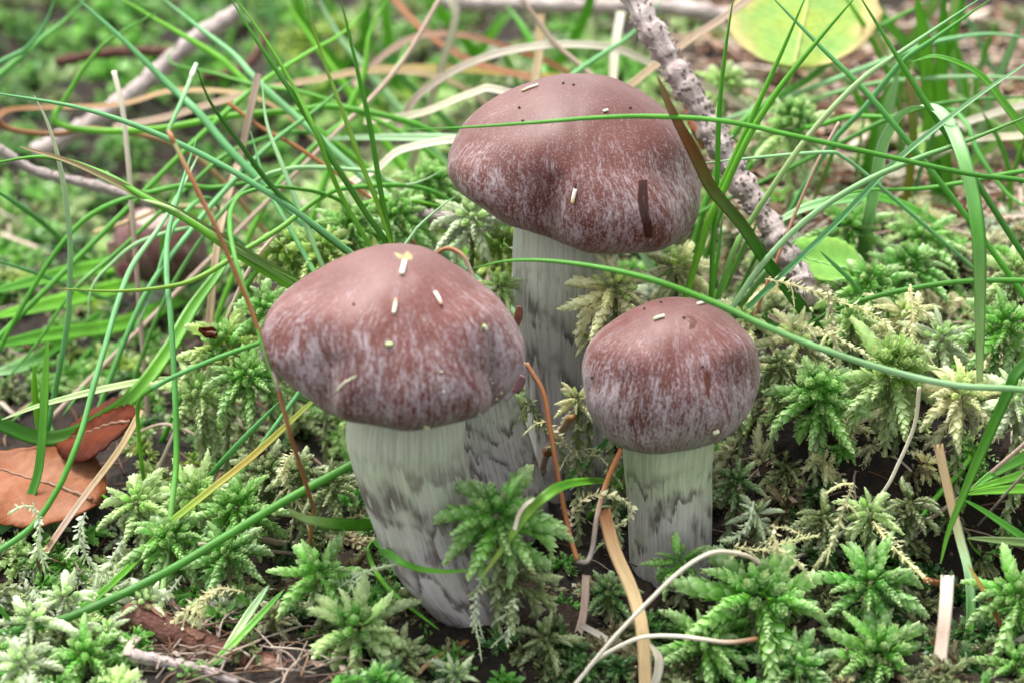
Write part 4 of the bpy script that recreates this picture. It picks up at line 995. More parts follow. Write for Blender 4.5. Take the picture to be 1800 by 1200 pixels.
def branch_on(acc, P, radf, n_leaf, ln, wd, spread, detail, rr, core=True, ragged=0.15, t0=0.04):
    T, N, B = frames(P)
    n = len(P)
    t = np.linspace(0, 1, n)
    rad = np.array([radf(x) for x in t])
    if core:
        m = 5 if detail >= 2 else 4
        V, q, tr, s, u = tube(P, rad * 0.72, m)
        tt = np.concatenate([np.repeat(t, m), [0, 1]])
        acc.add(V, tr, q, np.stack([np.full(len(V), .1), tt, np.full(len(V), .3)], -1))
    ga = rr.uniform(0, 6.28)
    for k in range(n_leaf):
        x = t0 + (1 - t0) * (k / max(1, n_leaf - 1)) ** 0.92
        f = min(x, 0.999) * (n - 1); i = int(f); fr = f - i
        p = P[i] * (1 - fr) + P[i + 1] * fr
        Ti, Ni, Bi = T[i], N[i], B[i]
        a = ga + k * 2.39996 + rr.uniform(-.2, .2)
        O = Ni * math.cos(a) + Bi * math.sin(a)
        th = spread * rr.uniform(0.75, 1.3) * (1.0 - 0.45 * x)
        D = Ti * math.cos(th) + O * math.sin(th)
        O2 = O * math.cos(th) - Ti * math.sin(th)
        Sd = np.cross(Ti, O)
        r = radf(x)
        sc = (0.6 + 0.55 * math.sin(min(1, 0.15 + x * 0.95) * PI)) * rr.uniform(1 - ragged, 1 + ragged)
        V, F, u = leaf_arrays(p + O * r * 0.55, D, O2, Sd, ln * sc, wd * sc, 0.13 * wd * sc, detail)
        b = rr.random()
        acc.add(V, F, None, np.array([[uu, x, b] for uu in u]))
def curve_branch(droop, wig, rr, n=11):
    t = np.linspace(0, 1, n)
    a = -droop * t ** 1.3
    step = 1.0 / (n - 1)
    x = np.concatenate([[0], np.cumsum(np.cos(a[1:]) * step)]); z = np.concatenate([[0], np.cumsum(np.sin(a[1:]) * step)])
    y = wig * np.sin(t * 2.2)
    return np.stack([x, y, z], -1)
def spindle(W, tip=0.12):
    return lambda x: W * ((0.55 + 0.45 * min(1, x / 0.3)) * (1 - (max(0, x - 0.35) / 0.65) ** 1.7 * (1 - tip)))
LIB = {}
def lib(kind, detail, count, mk):
    LIB[kind] = []
    for s in range(count):
        rr = random.Random(hash((len(kind), detail, s)) & 0xffff)
        acc = Acc(); mk(acc, rr)
        me = acc.mesh('moss_' + kind); me.materials.append(M['moss'])
        LIB[kind].append(me)
lib('branch', 3, 10, lambda a, rr: branch_on(a, curve_branch(rr.uniform(0.35, 1.0), rr.uniform(-.12, .12), rr), spindle(rr.uniform(.115, .135), .2), 42, rr.uniform(.17, .20), rr.uniform(.13, .155), rr.uniform(.26, .42), 3, rr))
lib('bud', 3, 6, lambda a, rr: branch_on(a, curve_branch(0.15, 0, rr, 7), spindle(rr.uniform(.30, .36), .35), 22, rr.uniform(.36, .44), .34, .32, 3, rr))
lib('hanging_branch', 3, 8, lambda a, rr: branch_on(a, curve_branch(rr.uniform(1.2, 1.9), rr.uniform(-.15, .15), rr), spindle(rr.uniform(.075, .10), .2), 32, rr.uniform(.15, .18), rr.uniform(.11, .13), rr.uniform(.28, .55), 3, rr, ragged=.3))
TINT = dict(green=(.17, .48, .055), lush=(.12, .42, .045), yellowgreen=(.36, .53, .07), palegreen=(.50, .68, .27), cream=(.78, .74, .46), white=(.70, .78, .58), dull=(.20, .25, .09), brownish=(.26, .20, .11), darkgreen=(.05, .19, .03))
def rot_to(az, el, roll=0.0):
    return Matrix.Rotation(az, 4, 'Z') @ Matrix.Rotation(-el, 4, 'Y') @ Matrix.Rotation(roll, 4, 'X')
def moss_plant(px, py, Y, Rh, tint, label, seed, group=None, n1=6, n2=8, n3=6, buds=11, tilt=0.5, dome=0.0, tint_buds=None, ragged=0.0):
    rr = random.Random(seed)
    n1 = max(3, n1 - 1); n2 = max(4, n2 - 1)
    c = at(px, py, Y) if Y is not None else on_ground(px, py, 0.5)
    gz = float(ground_h(c[0], c[1]))
    root = obj('moss_plant', None, loc=c, label=label, cat='moss', group=group)
    tl = Matrix.Rotation(tilt * rr.uniform(.8, 1.2), 4, 'X') @ Matrix.Rotation(rr.uniform(-.2, .2), 4, 'Y')
    base = TINT[tint]; bb = TINT[tint_buds or tint]
    def put(kind, pos, az, el, L, colr):
        me = rr.choice(LIB[kind])
        o = bpy.data.objects.new(kind, me); col.objects.link(o); o.parent = root
        M4 = tl @ Matrix.Translation(Vector(pos) * S) @ rot_to(az, el, rr.uniform(-.5, .5))
        o.matrix_basis = M4 @ Matrix.Scale(L, 4)
        k = rr.uniform(.8, 1.2); w = rr.uniform(0, .25)
        o.color = tuple(min(1, (x * (1 - w) + y * w) * k) for x, y in zip(colr, (.30, .36, .12))) + (1,)
    a0 = rr.uniform(0, 6.28)
    for k in range(buds):
        q = math.sqrt(k / max(1, buds)); a = k * 2.4 + a0
        put('bud', (math.cos(a) * q * .24 * Rh, math.sin(a) * q * .24 * Rh, (.16 + dome * .25) * Rh * (1 - q * q)), a, 1.45 - q * .95, (.23 + .05 * rr.random()) * Rh * (1 + dome * .3), tuple(x * y for x, y in zip(bb, (.75, .95, .6))))
    for k in range(n1):
        a = a0 + k * 6.283 / n1 + rr.uniform(-.2, .2)
        put('branch', (math.cos(a) * .10 * Rh, math.sin(a) * .10 * Rh, .02 * Rh), a, rr.uniform(.35, .75), rr.uniform(.55, .75) * Rh, base)
    for k in range(n2):
        a = a0 + .3 + k * 6.283 / n2 + rr.uniform(-.22, .22)
        if rr.random() < ragged: continue
        put('branch', (math.cos(a) * .10 * Rh, math.sin(a) * .10 * Rh, -.08 * Rh), a, rr.uniform(-.15, .25), rr.uniform(.85, 1.1) * Rh, base)
    for k in range(n3):
        a = a0 + k * 6.283 / max(1, n3) + rr.uniform(-.3, .3)
        put('hanging_branch', (math.cos(a) * .08 * Rh, math.sin(a) * .08 * Rh, (-.2 - .5 * rr.random()) * Rh), a, rr.uniform(-.6, -.1), rr.uniform(.8, 1.2) * Rh, tuple(x * .9 for x in base))
    # stem down into the carpet
    depth = max(0.6, c[2] - gz + 0.3)
    P = catmull([(0, 0, 0), (.05 * rr.uniform(-1, 1), .05, -depth * .5), (.2 * rr.uniform(-1, 1), .15, -depth)], 6)
    acc = Acc(); branch_on(acc, P, lambda x: .07, int(14 * depth), .22, .12, .8, 3, rr)
    me = acc.mesh('stem'); me.materials.append(M['moss'])
    st = bpy.data.objects.new('stem', me); col.objects.link(st); st.parent = root; st.color = TINT['dull'] + (1,)
    return root
heads = [
    (875, 905, -1.3, 1.30, 'green', 'big green moss head in front of the stem of the broad mushroom', dict(n1=6, n2=9, n3=9, tint_buds='lush')),
    (905, 1010, -1.0, .95, 'dull', 'dull hanging moss shoot under the big green moss head', dict(n1=3, n2=5, n3=10, buds=3)),
    (1335, 1050, -1.0, 1.62, 'green', 'widest green star of moss at the foot of the domed mushroom', dict(n1=6, n2=9, n3=8, tint_buds='lush')),
    (1530, 1022, -0.4, 1.12, 'lush', 'dark green moss star between two larger moss stars', dict(n1=7, n2=8, n3=6, tint_buds='lush')),
    (1545, 1150, -1.5, 1.30, 'green', 'bright green moss star beside the wide bleached straw', dict(n1=7, n2=9, n3=4, tint_buds='green')),
    (1440, 695, 2.9, 1.10, 'green', 'green fuzzy domed moss head on the bank next to the domed mushroom', dict(dome=1.0, buds=18, n1=5, n2=8, n3=10, tint_buds='green')),
    (1568, 655, 3.3, 1.20, 'palegreen', 'pale moss plant with bright green knobbly dome and long drooping branches', dict(dome=1.2, buds=20, n1=4, n2=8, n3=12, tint_buds='yellowgreen')),
    (1690, 690, 2.7, 1.05, 'cream', 'cream white moss star under the wide striped blade', dict(buds=14, n1=8, n2=8, n3=5)),
    (1082, 505, 3.9, 1.05, 'cream', 'cream dry moss star in front of the stem of the tallest mushroom', dict(buds=14, n1=6, n2=9, n3=6)),
    (1015, 700, 2.6, .55, 'cream', 'small cream moss tuft wedged between the tallest and the domed mushroom', dict(n2=5, n3=4, buds=6)),
    (1040, 590, 4.2, .45, 'cream', 'tiny cream moss sprig beside the domed cap', dict(n1=3, n2=3, n3=2, buds=3)),
    (625, 1105, -1.6, 1.25, 'palegreen', 'pale green moss star beside the reddish bark root', dict(n1=7, n2=10, n3=5, tint_buds='green')),
    (560, 1005, -0.5, .95, 'green', 'green moss plant with long drooping branches behind the pale green star', dict(n1=4, n2=7, n3=8)),
    (802, 1185, -2.3, .58, 'white', 'small whitish moss tuft by the brown straw end', dict(n1=6, n2=6, n3=4, buds=10)),
    (150, 1150, -1.9, 1.05, 'green', 'green moss star among whitish moss by the bark root', dict(n1=6, n2=8, n3=4)),
    (55, 1090, -1.2, .85, 'white', 'whitish scaly moss plant where the thick slanting blade ends', dict(n1=6, n2=6, n3=4, tilt=.2)),
    (115, 1050, -0.6, .70, 'white', 'whitish moss plant beside the end of the thick slanting blade', dict(n1=5, n2=5, n3=4)),
    (190, 1110, -1.2, .60, 'white', 'small white moss sprig under the thick slanting blade', dict(n1=4, n2=4, n3=3)),
    (40, 1165, -2.2, .80, 'white', 'whitish moss plant around the dark wide grass tip', dict(n1=5, n2=7, n3=3)),
    (340, 870, 2.6, 1.15, 'palegreen', 'pale feathery moss plant beside the bent grass blade', dict(n1=6, n2=8, n3=6)),
    (415, 890, 2.0, 1.05, 'green', 'bright green moss plant above the thick slanting blade', dict(n1=6, n2=8, n3=6)),
    (300, 945, 1.2, .95, 'green', 'green moss plant under the bent grass blade', dict(n1=6, n2=8, n3=6)),
    (400, 970, .6, .85, 'lush', 'deep green moss plant below the thin pinkish straw', dict(n1=6, n2=7, n3=5)),
    (240, 880, 2.4, .90, 'palegreen', 'pale moss plant beside the orange brown straw', dict(n1=5, n2=8, n3=6)),
    (470, 830, 2.8, .85, 'dull', 'dull moss plant below the yellowish slanting blade', dict(n1=5, n2=8, n3=6)),
    (395, 605, 5.5, 1.10, 'yellowgreen', 'yellow green moss plant between the small pinkish and the broad mushroom', dict(n1=6, n2=9, n3=6, tint_buds='green')),
    (435, 660, 4.6, .95, 'green', 'green moss plant beside the margin of the broad cap', dict(n1=6, n2=8, n3=6)),
    (350, 690, 5.0, .95, 'palegreen', 'pale green moss plant over the level bleached grass blade', dict(n1=6, n2=8, n3=6)),
    (470, 545, 5.5, .85, 'green', 'green moss plant just behind the shoulder of the broad cap', dict(n1=6, n2=8, n3=5)),
    (505, 445, 8, 1.0, 'yellowgreen', 'olive yellow domed moss behind the broad cap', dict(dome=.8, buds=16, n1=5, n2=7, n3=5)),
    (1790, 1045, -.8, 1.10, 'green', 'green moss plant with long branches beside the whitish striped blade', dict(n1=5, n2=9, n3=7)),
    (1790, 1165, -1.8, .85, 'green', 'small green moss plant at the bowed flat straw', dict(n1=5, n2=7, n3=5)),
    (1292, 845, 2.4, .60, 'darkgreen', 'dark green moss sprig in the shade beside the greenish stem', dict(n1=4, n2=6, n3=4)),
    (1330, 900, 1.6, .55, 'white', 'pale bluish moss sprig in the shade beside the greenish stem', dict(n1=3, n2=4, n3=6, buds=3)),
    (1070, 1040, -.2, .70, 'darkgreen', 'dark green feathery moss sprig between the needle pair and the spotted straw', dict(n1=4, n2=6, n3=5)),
    (960, 1120, -1.6, .75, 'dull', 'dull brownish green moss shoot at the foot of the big moss head', dict(n1=4, n2=6, n3=8, buds=4)),
    (1195, 985, .3, .70, 'green', 'small green moss shoot against the foot of the greenish stem', dict(n1=4, n2=6, n3=3, buds=5)),
    (1395, 225, 13, 1.05, 'palegreen', 'pale moss plant with knobbly green dome beside the scaly twig', dict(dome=1.3, buds=18, n1=4, n2=8, n3=8, tint_buds='green')),
    (1275, 150, 17, 1.0, 'palegreen', 'pale olive moss plant under the yellowing leaf', dict(n1=5, n2=8, n3=5)),
    (1600, 470, 8.5, 1.0, 'lush', 'deep green moss plant next to the small green leaf', dict(dome=.6, n1=6, n2=8, n3=5)),
    (1530, 500, 7.2, 1.0, 'green', 'green moss plant just below the small green leaf', dict(dome=.6, n1=6, n2=8, n3=8)),
    (1620, 420, 10, 1.0, 'green', 'green moss plant behind the deep green one by the leaf', dict(n1=6, n2=8, n3=5)),
    (1595, 555, 5.6, .85, 'cream', 'yellowish cream moss plant on the crest of the bank', dict(n1=5, n2=7, n3=8)),
    (1655, 595, 5.0, .85, 'white', 'whitish moss plant on the bank above the cream star', dict(n1=6, n2=7, n3=7)),
    (1500, 560, 5.6, .75, 'palegreen', 'pale drooping moss plant under the level arched blade', dict(n1=3, n2=7, n3=10)),
    (1770, 570, 5.0, 1.05, 'green', 'green moss plant beside the wide striped blade', dict(n1=6, n2=8, n3=6)),
    (1785, 480, 7, .95, 'palegreen', 'pale green moss plant on the bank behind the wide striped blade', dict(n1=6, n2=8, n3=6)),
    (1790, 700, 2.2, .85, 'white', 'whitish moss plant crossed by the long arched blade', dict(n1=6, n2=7, n3=6)),
    (1400, 590, 4.8, .80, 'cream', 'cream moss plant beside the dark wide blade', dict(n1=5, n2=7, n3=8)),
    (1370, 640, 3.6, .65, 'dull', 'dull olive moss shoot beside the domed cap', dict(n1=4, n2=6, n3=6)),
    (1190, 470, 7, .95, 'cream', 'cream moss plant under the cap of the tallest mushroom', dict(n1=6, n2=8, n3=5)),
    (1310, 560, 4.6, .7, 'cream', 'yellowish cream moss shoot behind the top of the domed cap', dict(n1=5, n2=6, n3=5)),
    (1490, 400, 10, 1.0, 'green', 'green moss plant behind the small green leaf', dict(n1=6, n2=8, n3=5)),
    (885, 430, 8, .90, 'yellowgreen', 'yellow green moss plant leaning on the stem of the tallest mushroom', dict(n1=5, n2=8, n3=6)),
    (880, 500, 5.5, .60, 'palegreen', 'small pale moss shoot beside the stem of the tallest mushroom', dict(n1=4, n2=6, n3=4)),
    (755, 330, 11, 1.05, 'green', 'round green moss tuft beside the cap of the tallest mushroom', dict(dome=.8, buds=16, n1=6, n2=8, n3=5)),
    (700, 380, 9, .95, 'green', 'green moss tuft behind the grass fan', dict(n1=6, n2=8, n3=5)),
    (830, 380, 8, .95, 'white', 'greyish white moss tuft under the cap of the tallest mushroom', dict(n1=6, n2=8, n3=5)),
    (620, 400, 8, 1.0, 'green', 'green moss tuft below the grass fan', dict(n1=6, n2=8, n3=5)),
    (570, 440, 7, .85, 'yellowgreen', 'yellow green moss tuft touching the top of the broad cap', dict(n1=6, n2=7, n3=5)),
    (530, 830, 2.4, .70, 'dull', 'dull beige green moss tuft beside the stem of the broad mushroom', dict(n1=5, n2=7, n3=5)),
    (585, 850, 1.9, .70, 'dull', 'olive moss tuft against the stem of the broad mushroom', dict(n1=5, n2=7, n3=5)),
    (1450, 905, 1.2, .70, 'dull', 'dull moss shoot hanging in the shade of the bank', dict(n1=3, n2=5, n3=9, buds=3)),
    (1530, 900, 1.0, .70, 'palegreen', 'pale moss shoot hanging on the face of the bank', dict(n1=3, n2=5, n3=9, buds=3)),
    (1600, 880, 1.4, .70, 'dull', 'dull moss shoot hanging beside the withered blade', dict(n1=3, n2=5, n3=9, buds=3)),
    (255, 1060, -.6, .70, 'white', 'whitish moss tuft over the buried end of the bark root', dict(n1=5, n2=7, n3=5)),
    (330, 1190, -2.4, .60, 'green', 'small green moss tuft under the thick bark root', dict(n1=5, n2=7, n3=4)),
    (480, 1085, -.8, .55, 'brownish', 'brownish moss tuft between the bark root and the pale green star', dict(n1=5, n2=7, n3=4)),
    (710, 1150, -1.9, .70, 'dull', 'dull moss tuft beside the pale green star', dict(n1=5, n2=7, n3=5)),
    (1240, 1130, -1.6, 1.0, 'green', 'green moss plant under the whitish bowed straw', dict(n1=5, n2=9, n3=6)),
    (1400, 1170, -2.0, 1.0, 'lush', 'dark green moss plant between the widest and the brightest star', dict(n1=4, n2=8, n3=6)),
]
HEADPOS = []
for i, (px, py, Y, Rh, tint, lab, kw) in enumerate(heads):
    moss_plant(px, py, Y, Rh, tint, lab, 100 + i, 'moss plants around the mushrooms', **kw)
    HEADPOS.append((px, py, Rh))

# dead stringy moss stems
def dead_moss(pts, Y, w, tint, label, seed, side=6, group='dead stringy moss stems'):
    rr = random.Random(seed)
    if not isinstance(Y, tuple): Y = (Y, Y)
    P = catmull([at(x, y, Y[0] + (Y[1] - Y[0]) * k / (len(pts) - 1)) for k, (x, y) in enumerate(pts)], 6)
    base = P[-1]; r = w / 2 / ppcm(base)
    L = float(np.sum(np.linalg.norm(np.diff(P, axis=0), axis=1)))
    acc = Acc()
    branch_on(acc, P - base, lambda x: r * (.35 + .5 * min(1, x * 1.6) + .15 * math.sin(x * 9)) * .8, int(34 * L), .13, .075, 1.0, 2, rr, ragged=.5, t0=0)
    me = acc.mesh('dead_moss_stem'); me.materials.append(M['moss'])
    o = obj('dead_moss_stem', me, loc=base, label=label, cat='moss', group=group); o.color = TINT[tint] + (1,)
    for k in range(side):
        i = rr.randrange(0, len(P) - 2)
        a2 = Acc(); q0 = P[i] - base
        d = norm(np.array([rr.uniform(-1, 1), rr.uniform(-1, .3), rr.uniform(-.9, .5)])); ll = rr.uniform(.25, .7)
        branch_on(a2, catmull([q0, q0 + d * ll * .5, q0 + d * ll + np.array([0, 0, -.25 * ll])], 5), lambda x: r * .4, int(26 * ll), .08, .05, 1.0, 2, rr, ragged=.5, t0=0)
        m2 = a2.mesh('side_branch'); m2.materials.append(M['moss'])
        s2 = bpy.data.objects.new('side_branch', m2); col.objects.link(s2); s2.parent = o; s2.color = TINT[tint] + (1,)
for i, a in enumerate([
    ([(1455, 500), (1462, 545), (1468, 600), (1478, 660)], (4.2, 3.6), 20, 'cream', 'thick beige dead moss stem beside the dark wide blade', 5),
    ([(1345, 490), (1390, 500), (1440, 515), (1462, 530)], 4.2, 10, 'cream', 'beige dead moss thread reaching towards the domed cap', 2),
    ([(1470, 530), (1520, 545), (1560, 575), (1565, 600)], 4.2, 8, 'cream', 'beige dead moss thread bowing over the dark wide blade', 2),
    ([(1395, 570), (1440, 580), (1500, 610), (1545, 640)], (3.6, 3.2), 8, 'cream', 'beige dead moss thread under the long arched blade', 2),
    ([(1600, 500), (1605, 560), (1602, 620), (1610, 690)], (4.6, 3.4), 18, 'cream', 'thick dead moss stem standing in the cream moss of the bank', 6),
    ([(1065, 800), (1078, 860), (1085, 920), (1090, 960)], .9, 14, 'dull', 'olive dead moss stem beside the greenish stem', 5),
    ([(1000, 930), (1010, 895), (1040, 870), (1080, 872), (1110, 890), (1100, 915), (1070, 930)], (0, .3), 6, 'cream', 'curled beaded dead moss thread by the needle pair', 0),
    ([(1500, 850), (1480, 900), (1465, 950), (1430, 1000)], (1.0, .2), 16, 'cream', 'cream dead moss stem hanging down the bank', 3),
    ([(1535, 915), (1560, 950), (1600, 990), (1632, 1022)], (.8, -.4), 14, 'cream', 'yellowish dead moss branch slanting out of the bank', 2),
    ([(1290, 960), (1340, 965), (1390, 950), (1440, 940)], (-.4, -.2), 7, 'cream', 'tangled pale dead moss thread over the widest moss star', 6),
    ([(1360, 920), (1365, 960), (1400, 985), (1415, 1005)], (-.4, -.6), 6, 'cream', 'short pale dead moss thread crossing the tangled one', 4),
    ([(1325, 880), (1315, 920), (1290, 945), (1265, 950)], .6, 14, 'white', 'pale bluish dead moss branch beside the foot of the greenish stem', 0),
    ([(430, 1040), (380, 1035), (330, 1070), (290, 1105), (265, 1130)], (-.6, -1.2), 11, 'cream', 'forked cream dead moss stem over the reddish bark root', 6),
    ([(320, 1010), (290, 1050), (260, 1085), (240, 1110)], (-.2, -1.0), 12, 'white', 'pale dead moss stem crossing behind the thick slanting blade', 5),
    ([(380, 1035), (360, 1060), (350, 1110)], (-.8, -1), 13, 'cream', 'stubby dead moss branch hanging from the forked one', 2),
    ([(60, 890), (70, 920), (65, 960), (55, 985)], 1.4, 14, 'white', 'pale dead moss stem below the curled brown leaf', 4),
    ([(150, 900), (140, 940), (160, 990), (200, 1010)], .8, 14, 'white', 'pale dead moss stem beside the orange brown straw', 6),
    ([(215, 950), (195, 985), (180, 1005)], .6, 16, 'white', 'curled pale dead moss tip beside the pale feathery moss', 1),
    ([(520, 790), (500, 820), (515, 870), (540, 900)], 2.2, 12, 'cream', 'beige dead moss stem under the margin of the broad cap', 6),
    ([(590, 1035), (640, 1005), (700, 990)], -.6, 8, 'white', 'pale dead moss thread behind the pale green star', 4),
    ([(848, 1010), (835, 1060), (832, 1110)], -1.6, 7, 'white', 'thin white dead moss thread hanging below the big moss head', 2),
    ([(905, 1050), (897, 1090), (892, 1130)], -1.6, 10, 'white', 'white dead moss tip hanging below the big moss head', 2),
    ([(960, 740), (985, 770), (1030, 800), (1050, 790)], 2.6, 8, 'cream', 'pale dead moss thread between the stems of the mushrooms', 7),
    ([(930, 700), (950, 740), (990, 800), (1000, 850)], 3.4, 12, 'dull', 'olive dead moss stem in the shade between the stems', 7),
]):
    dead_moss(a[0], a[1], a[2], a[3], a[4], 300 + i, a[5])

# single small moss plants and the carpet between them
def whole_head(detail, seed, nb, nl, nbud, droop_lo=.3, droop_hi=1.2):
    rr = random.Random(seed); acc = Acc()
    for k in range(nb):
        a = k * 2.4 + rr.uniform(-.2, .2); el = rr.uniform(-.5, .55)
        P = curve_branch(rr.uniform(droop_lo, droop_hi), rr.uniform(-.1, .1), rr, 7 if detail > 1 else 5) * rr.uniform(.65, 1.0)
        Mx = np.array(rot_to(a, el).to_3x3())
        branch_on(acc, P @ Mx.T + np.array([0, 0, -.12 * (k % 3)]), spindle(rr.uniform(.11, .14), .2), nl, .23, .17, .45, detail, rr)
    for k in range(nbud):
        q = math.sqrt(k / nbud); a = k * 2.4
        Mx = np.array(rot_to(a, 1.45 - q).to_3x3())
        branch_on(acc, (curve_branch(.1, 0, rr, 5) * .24) @ Mx.T + np.array([math.cos(a) * q * .2, math.sin(a) * q * .2, .12 * (1 - q)]), spindle(.075, .4), max(6, nl // 3), .11, .09, .5, detail, rr)
    return acc
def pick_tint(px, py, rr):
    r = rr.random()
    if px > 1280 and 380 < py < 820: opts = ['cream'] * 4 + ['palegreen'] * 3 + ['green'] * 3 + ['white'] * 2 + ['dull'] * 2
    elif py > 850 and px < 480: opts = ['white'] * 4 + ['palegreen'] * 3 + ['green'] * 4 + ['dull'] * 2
    elif py > 850: opts = ['lush'] * 2 + ['dull'] * 4 + ['darkgreen'] * 5 + ['brownish'] * 2  # shade of the gaps between the moss stars, put into darker tints
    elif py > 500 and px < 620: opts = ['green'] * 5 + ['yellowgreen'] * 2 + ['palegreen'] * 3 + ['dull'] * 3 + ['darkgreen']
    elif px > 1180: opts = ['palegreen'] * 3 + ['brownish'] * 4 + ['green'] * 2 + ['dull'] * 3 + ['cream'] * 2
    elif px < 520: opts = ['green'] * 5 + ['lush'] * 4 + ['palegreen'] * 2 + ['darkgreen'] * 5 + ['dull'] * 2  # darkness of the shaded hollow, put into the share of dark green
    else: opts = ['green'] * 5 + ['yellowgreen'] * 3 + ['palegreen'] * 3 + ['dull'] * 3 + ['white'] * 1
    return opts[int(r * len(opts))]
def clear_of_stems(p, m=0.75):
    return all(math.hypot(p[0] - x, p[1] - y) > r + m for x, y, r in STEMS)
SMALL = []
for s in range(7):
    me = whole_head(2, 500 + s, 11, 24, 7).mesh('moss_plant'); me.materials.append(M['moss']); SMALL.append(me)
rr = random.Random(42)
def zone(px, py):
    if py > 880: return ('small moss plant in the low carpet at the foot of the mushrooms', 'small moss plants at the foot of the mushrooms')
    if px > 1240 and py > 330: return ('small moss plant on the pale mossy bank beside the domed mushroom', 'small moss plants on the bank')
    if px < 620 and py > 480: return ('small moss plant in the carpet between the brown leaf and the broad mushroom', 'small moss plants between the brown leaf and the broad mushroom')
    if px < 520: return ('soft small moss plant around the dark hollow of twigs', 'small moss plants around the dark hollow')
    return ('soft small moss plant in the tangle behind the caps', 'small moss plants behind the caps')
MOSSWORD = dict(green='green', lush='deep green', yellowgreen='yellow green', palegreen='pale green', cream='cream', white='whitish', dull='dull olive', brownish='brownish', darkgreen='dark green')
LAND = [(px, py, ' '.join(lab.split()[:10])) for px, py, _, _, _, lab, _ in heads if len(lab.split()) <= 7] + [(285, 440, 'small pinkish mushroom'), (60, 830, 'curled pale brown leaf'), (1420, 60, 'yellowing leaf'), (1240, 210, 'scaly grey spruce twig'), (1010, 140, 'cap of the tallest mushroom'), (420, 1160, 'reddish bark root'), (230, 150, 'dark hollow of twigs'), (640, 60, 'top of the grass fan')]
count = 0
tries = 0
placed = []
while count < 270 and tries < 9000:
    tries += 1
    px = rr.uniform(-20, 1820); py = rr.choice([rr.uniform(300, 1230), rr.uniform(120, 700)])
    p = on_ground(px, py, 0.35)
    if not clear_of_stems(p): continue
    if any((px - hx) ** 2 + ((py - hy) * 1.5) ** 2 < (hr * 55) ** 2 for hx, hy, hr in HEADPOS): continue
    if px > 1450 and py < 330 and rr.random() < .75: continue
    if px < 420 and 60 < py < 260 and rr.random() < .5: continue
    if 1000 < px < 1120 and 780 < py < 1000: continue
    if py > 830 and px > 600 and rr.random() < .55: continue
    if 260 < px < 560 and py > 1080: continue
    if px < 240 and 690 < py < 900: continue
    sc = rr.uniform(.5, .95)
    if any(math.dist(p, q) < .62 for q in placed): continue
    placed.append(p)
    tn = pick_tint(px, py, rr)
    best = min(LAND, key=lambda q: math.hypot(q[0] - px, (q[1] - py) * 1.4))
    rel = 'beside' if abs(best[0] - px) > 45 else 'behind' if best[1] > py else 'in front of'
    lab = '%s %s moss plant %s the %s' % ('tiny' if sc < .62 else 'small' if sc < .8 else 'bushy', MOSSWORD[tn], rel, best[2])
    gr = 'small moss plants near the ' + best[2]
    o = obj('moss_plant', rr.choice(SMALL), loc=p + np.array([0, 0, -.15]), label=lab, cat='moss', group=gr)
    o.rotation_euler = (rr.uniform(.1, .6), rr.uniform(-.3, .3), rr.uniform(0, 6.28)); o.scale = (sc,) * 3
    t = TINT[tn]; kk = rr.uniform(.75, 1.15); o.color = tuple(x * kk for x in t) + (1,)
    count += 1
def build_carpet():
    protos = [whole_head(1, 700 + s, 9, 15, 4).arrays() for s in range(8)]
    rr = random.Random(77); nr = np.random.RandomState(9)
    Vs, Ts, Qs, Cs, Tn = [], [], [], [], []; off = 0; n = 0; tries = 0
    while n < 1900 and tries < 20000:
        tries += 1
        y = rr.uniform(-4.5, 11) if rr.random() < .45 else rr.uniform(8, 58)
        half = 11.5 + .2 * max(0, y)
        x = rr.uniform(-half, half)
        if not clear_of_stems((x, y), .3): continue
        p = np.array([x, y, float(ground_h(x, y))])
        pp, _ = to_px(p[None]); px, py = pp[0]
        if px > 1400 and py < 330 and rr.random() < .82: continue
        if px < 400 and 60 < py < 230 and rr.random() < .35: continue
        if 260 < px < 560 and py > 1090 and rr.random() < .8: continue
        if 950 < px < 1120 and 780 < py < 1100 and rr.random() < .8: continue
        if px < 240 and 690 < py < 940: continue
        V, t, q, c, _ = protos[rr.randrange(8)]
        sc = rr.uniform(.45, .9) * (1 + .9 * float(smooth((y - 10) / 12)))
        Mx = np.array((Matrix.Rotation(rr.uniform(0, 6.28), 3, 'Z') @ Matrix.Rotation(rr.uniform(-.6, .6), 3, 'X')))
        Vs.append((V * sc) @ Mx.T + p + np.array([0, 0, rr.uniform(-.15, .3)]))
        if t is not None: Ts.append(t + off)
        if q is not None: Qs.append(q + off)
        Cs.append(c)
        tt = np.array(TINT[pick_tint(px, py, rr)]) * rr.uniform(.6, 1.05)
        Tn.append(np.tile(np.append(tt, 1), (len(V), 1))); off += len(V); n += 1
    me = make_mesh('moss_carpet', np.vstack(Vs), np.vstack(Ts), np.vstack(Qs), np.vstack(Cs))
    a = me.attributes.new('tint', 'FLOAT_COLOR', 'POINT'); a.data.foreach_set('color', np.vstack(Tn).astype(np.float32).ravel())
    obj('moss_carpet', me, M['moss_carpet'], label='carpet of low green and olive moss covering the forest floor', cat='moss', kind='stuff')
build_carpet()

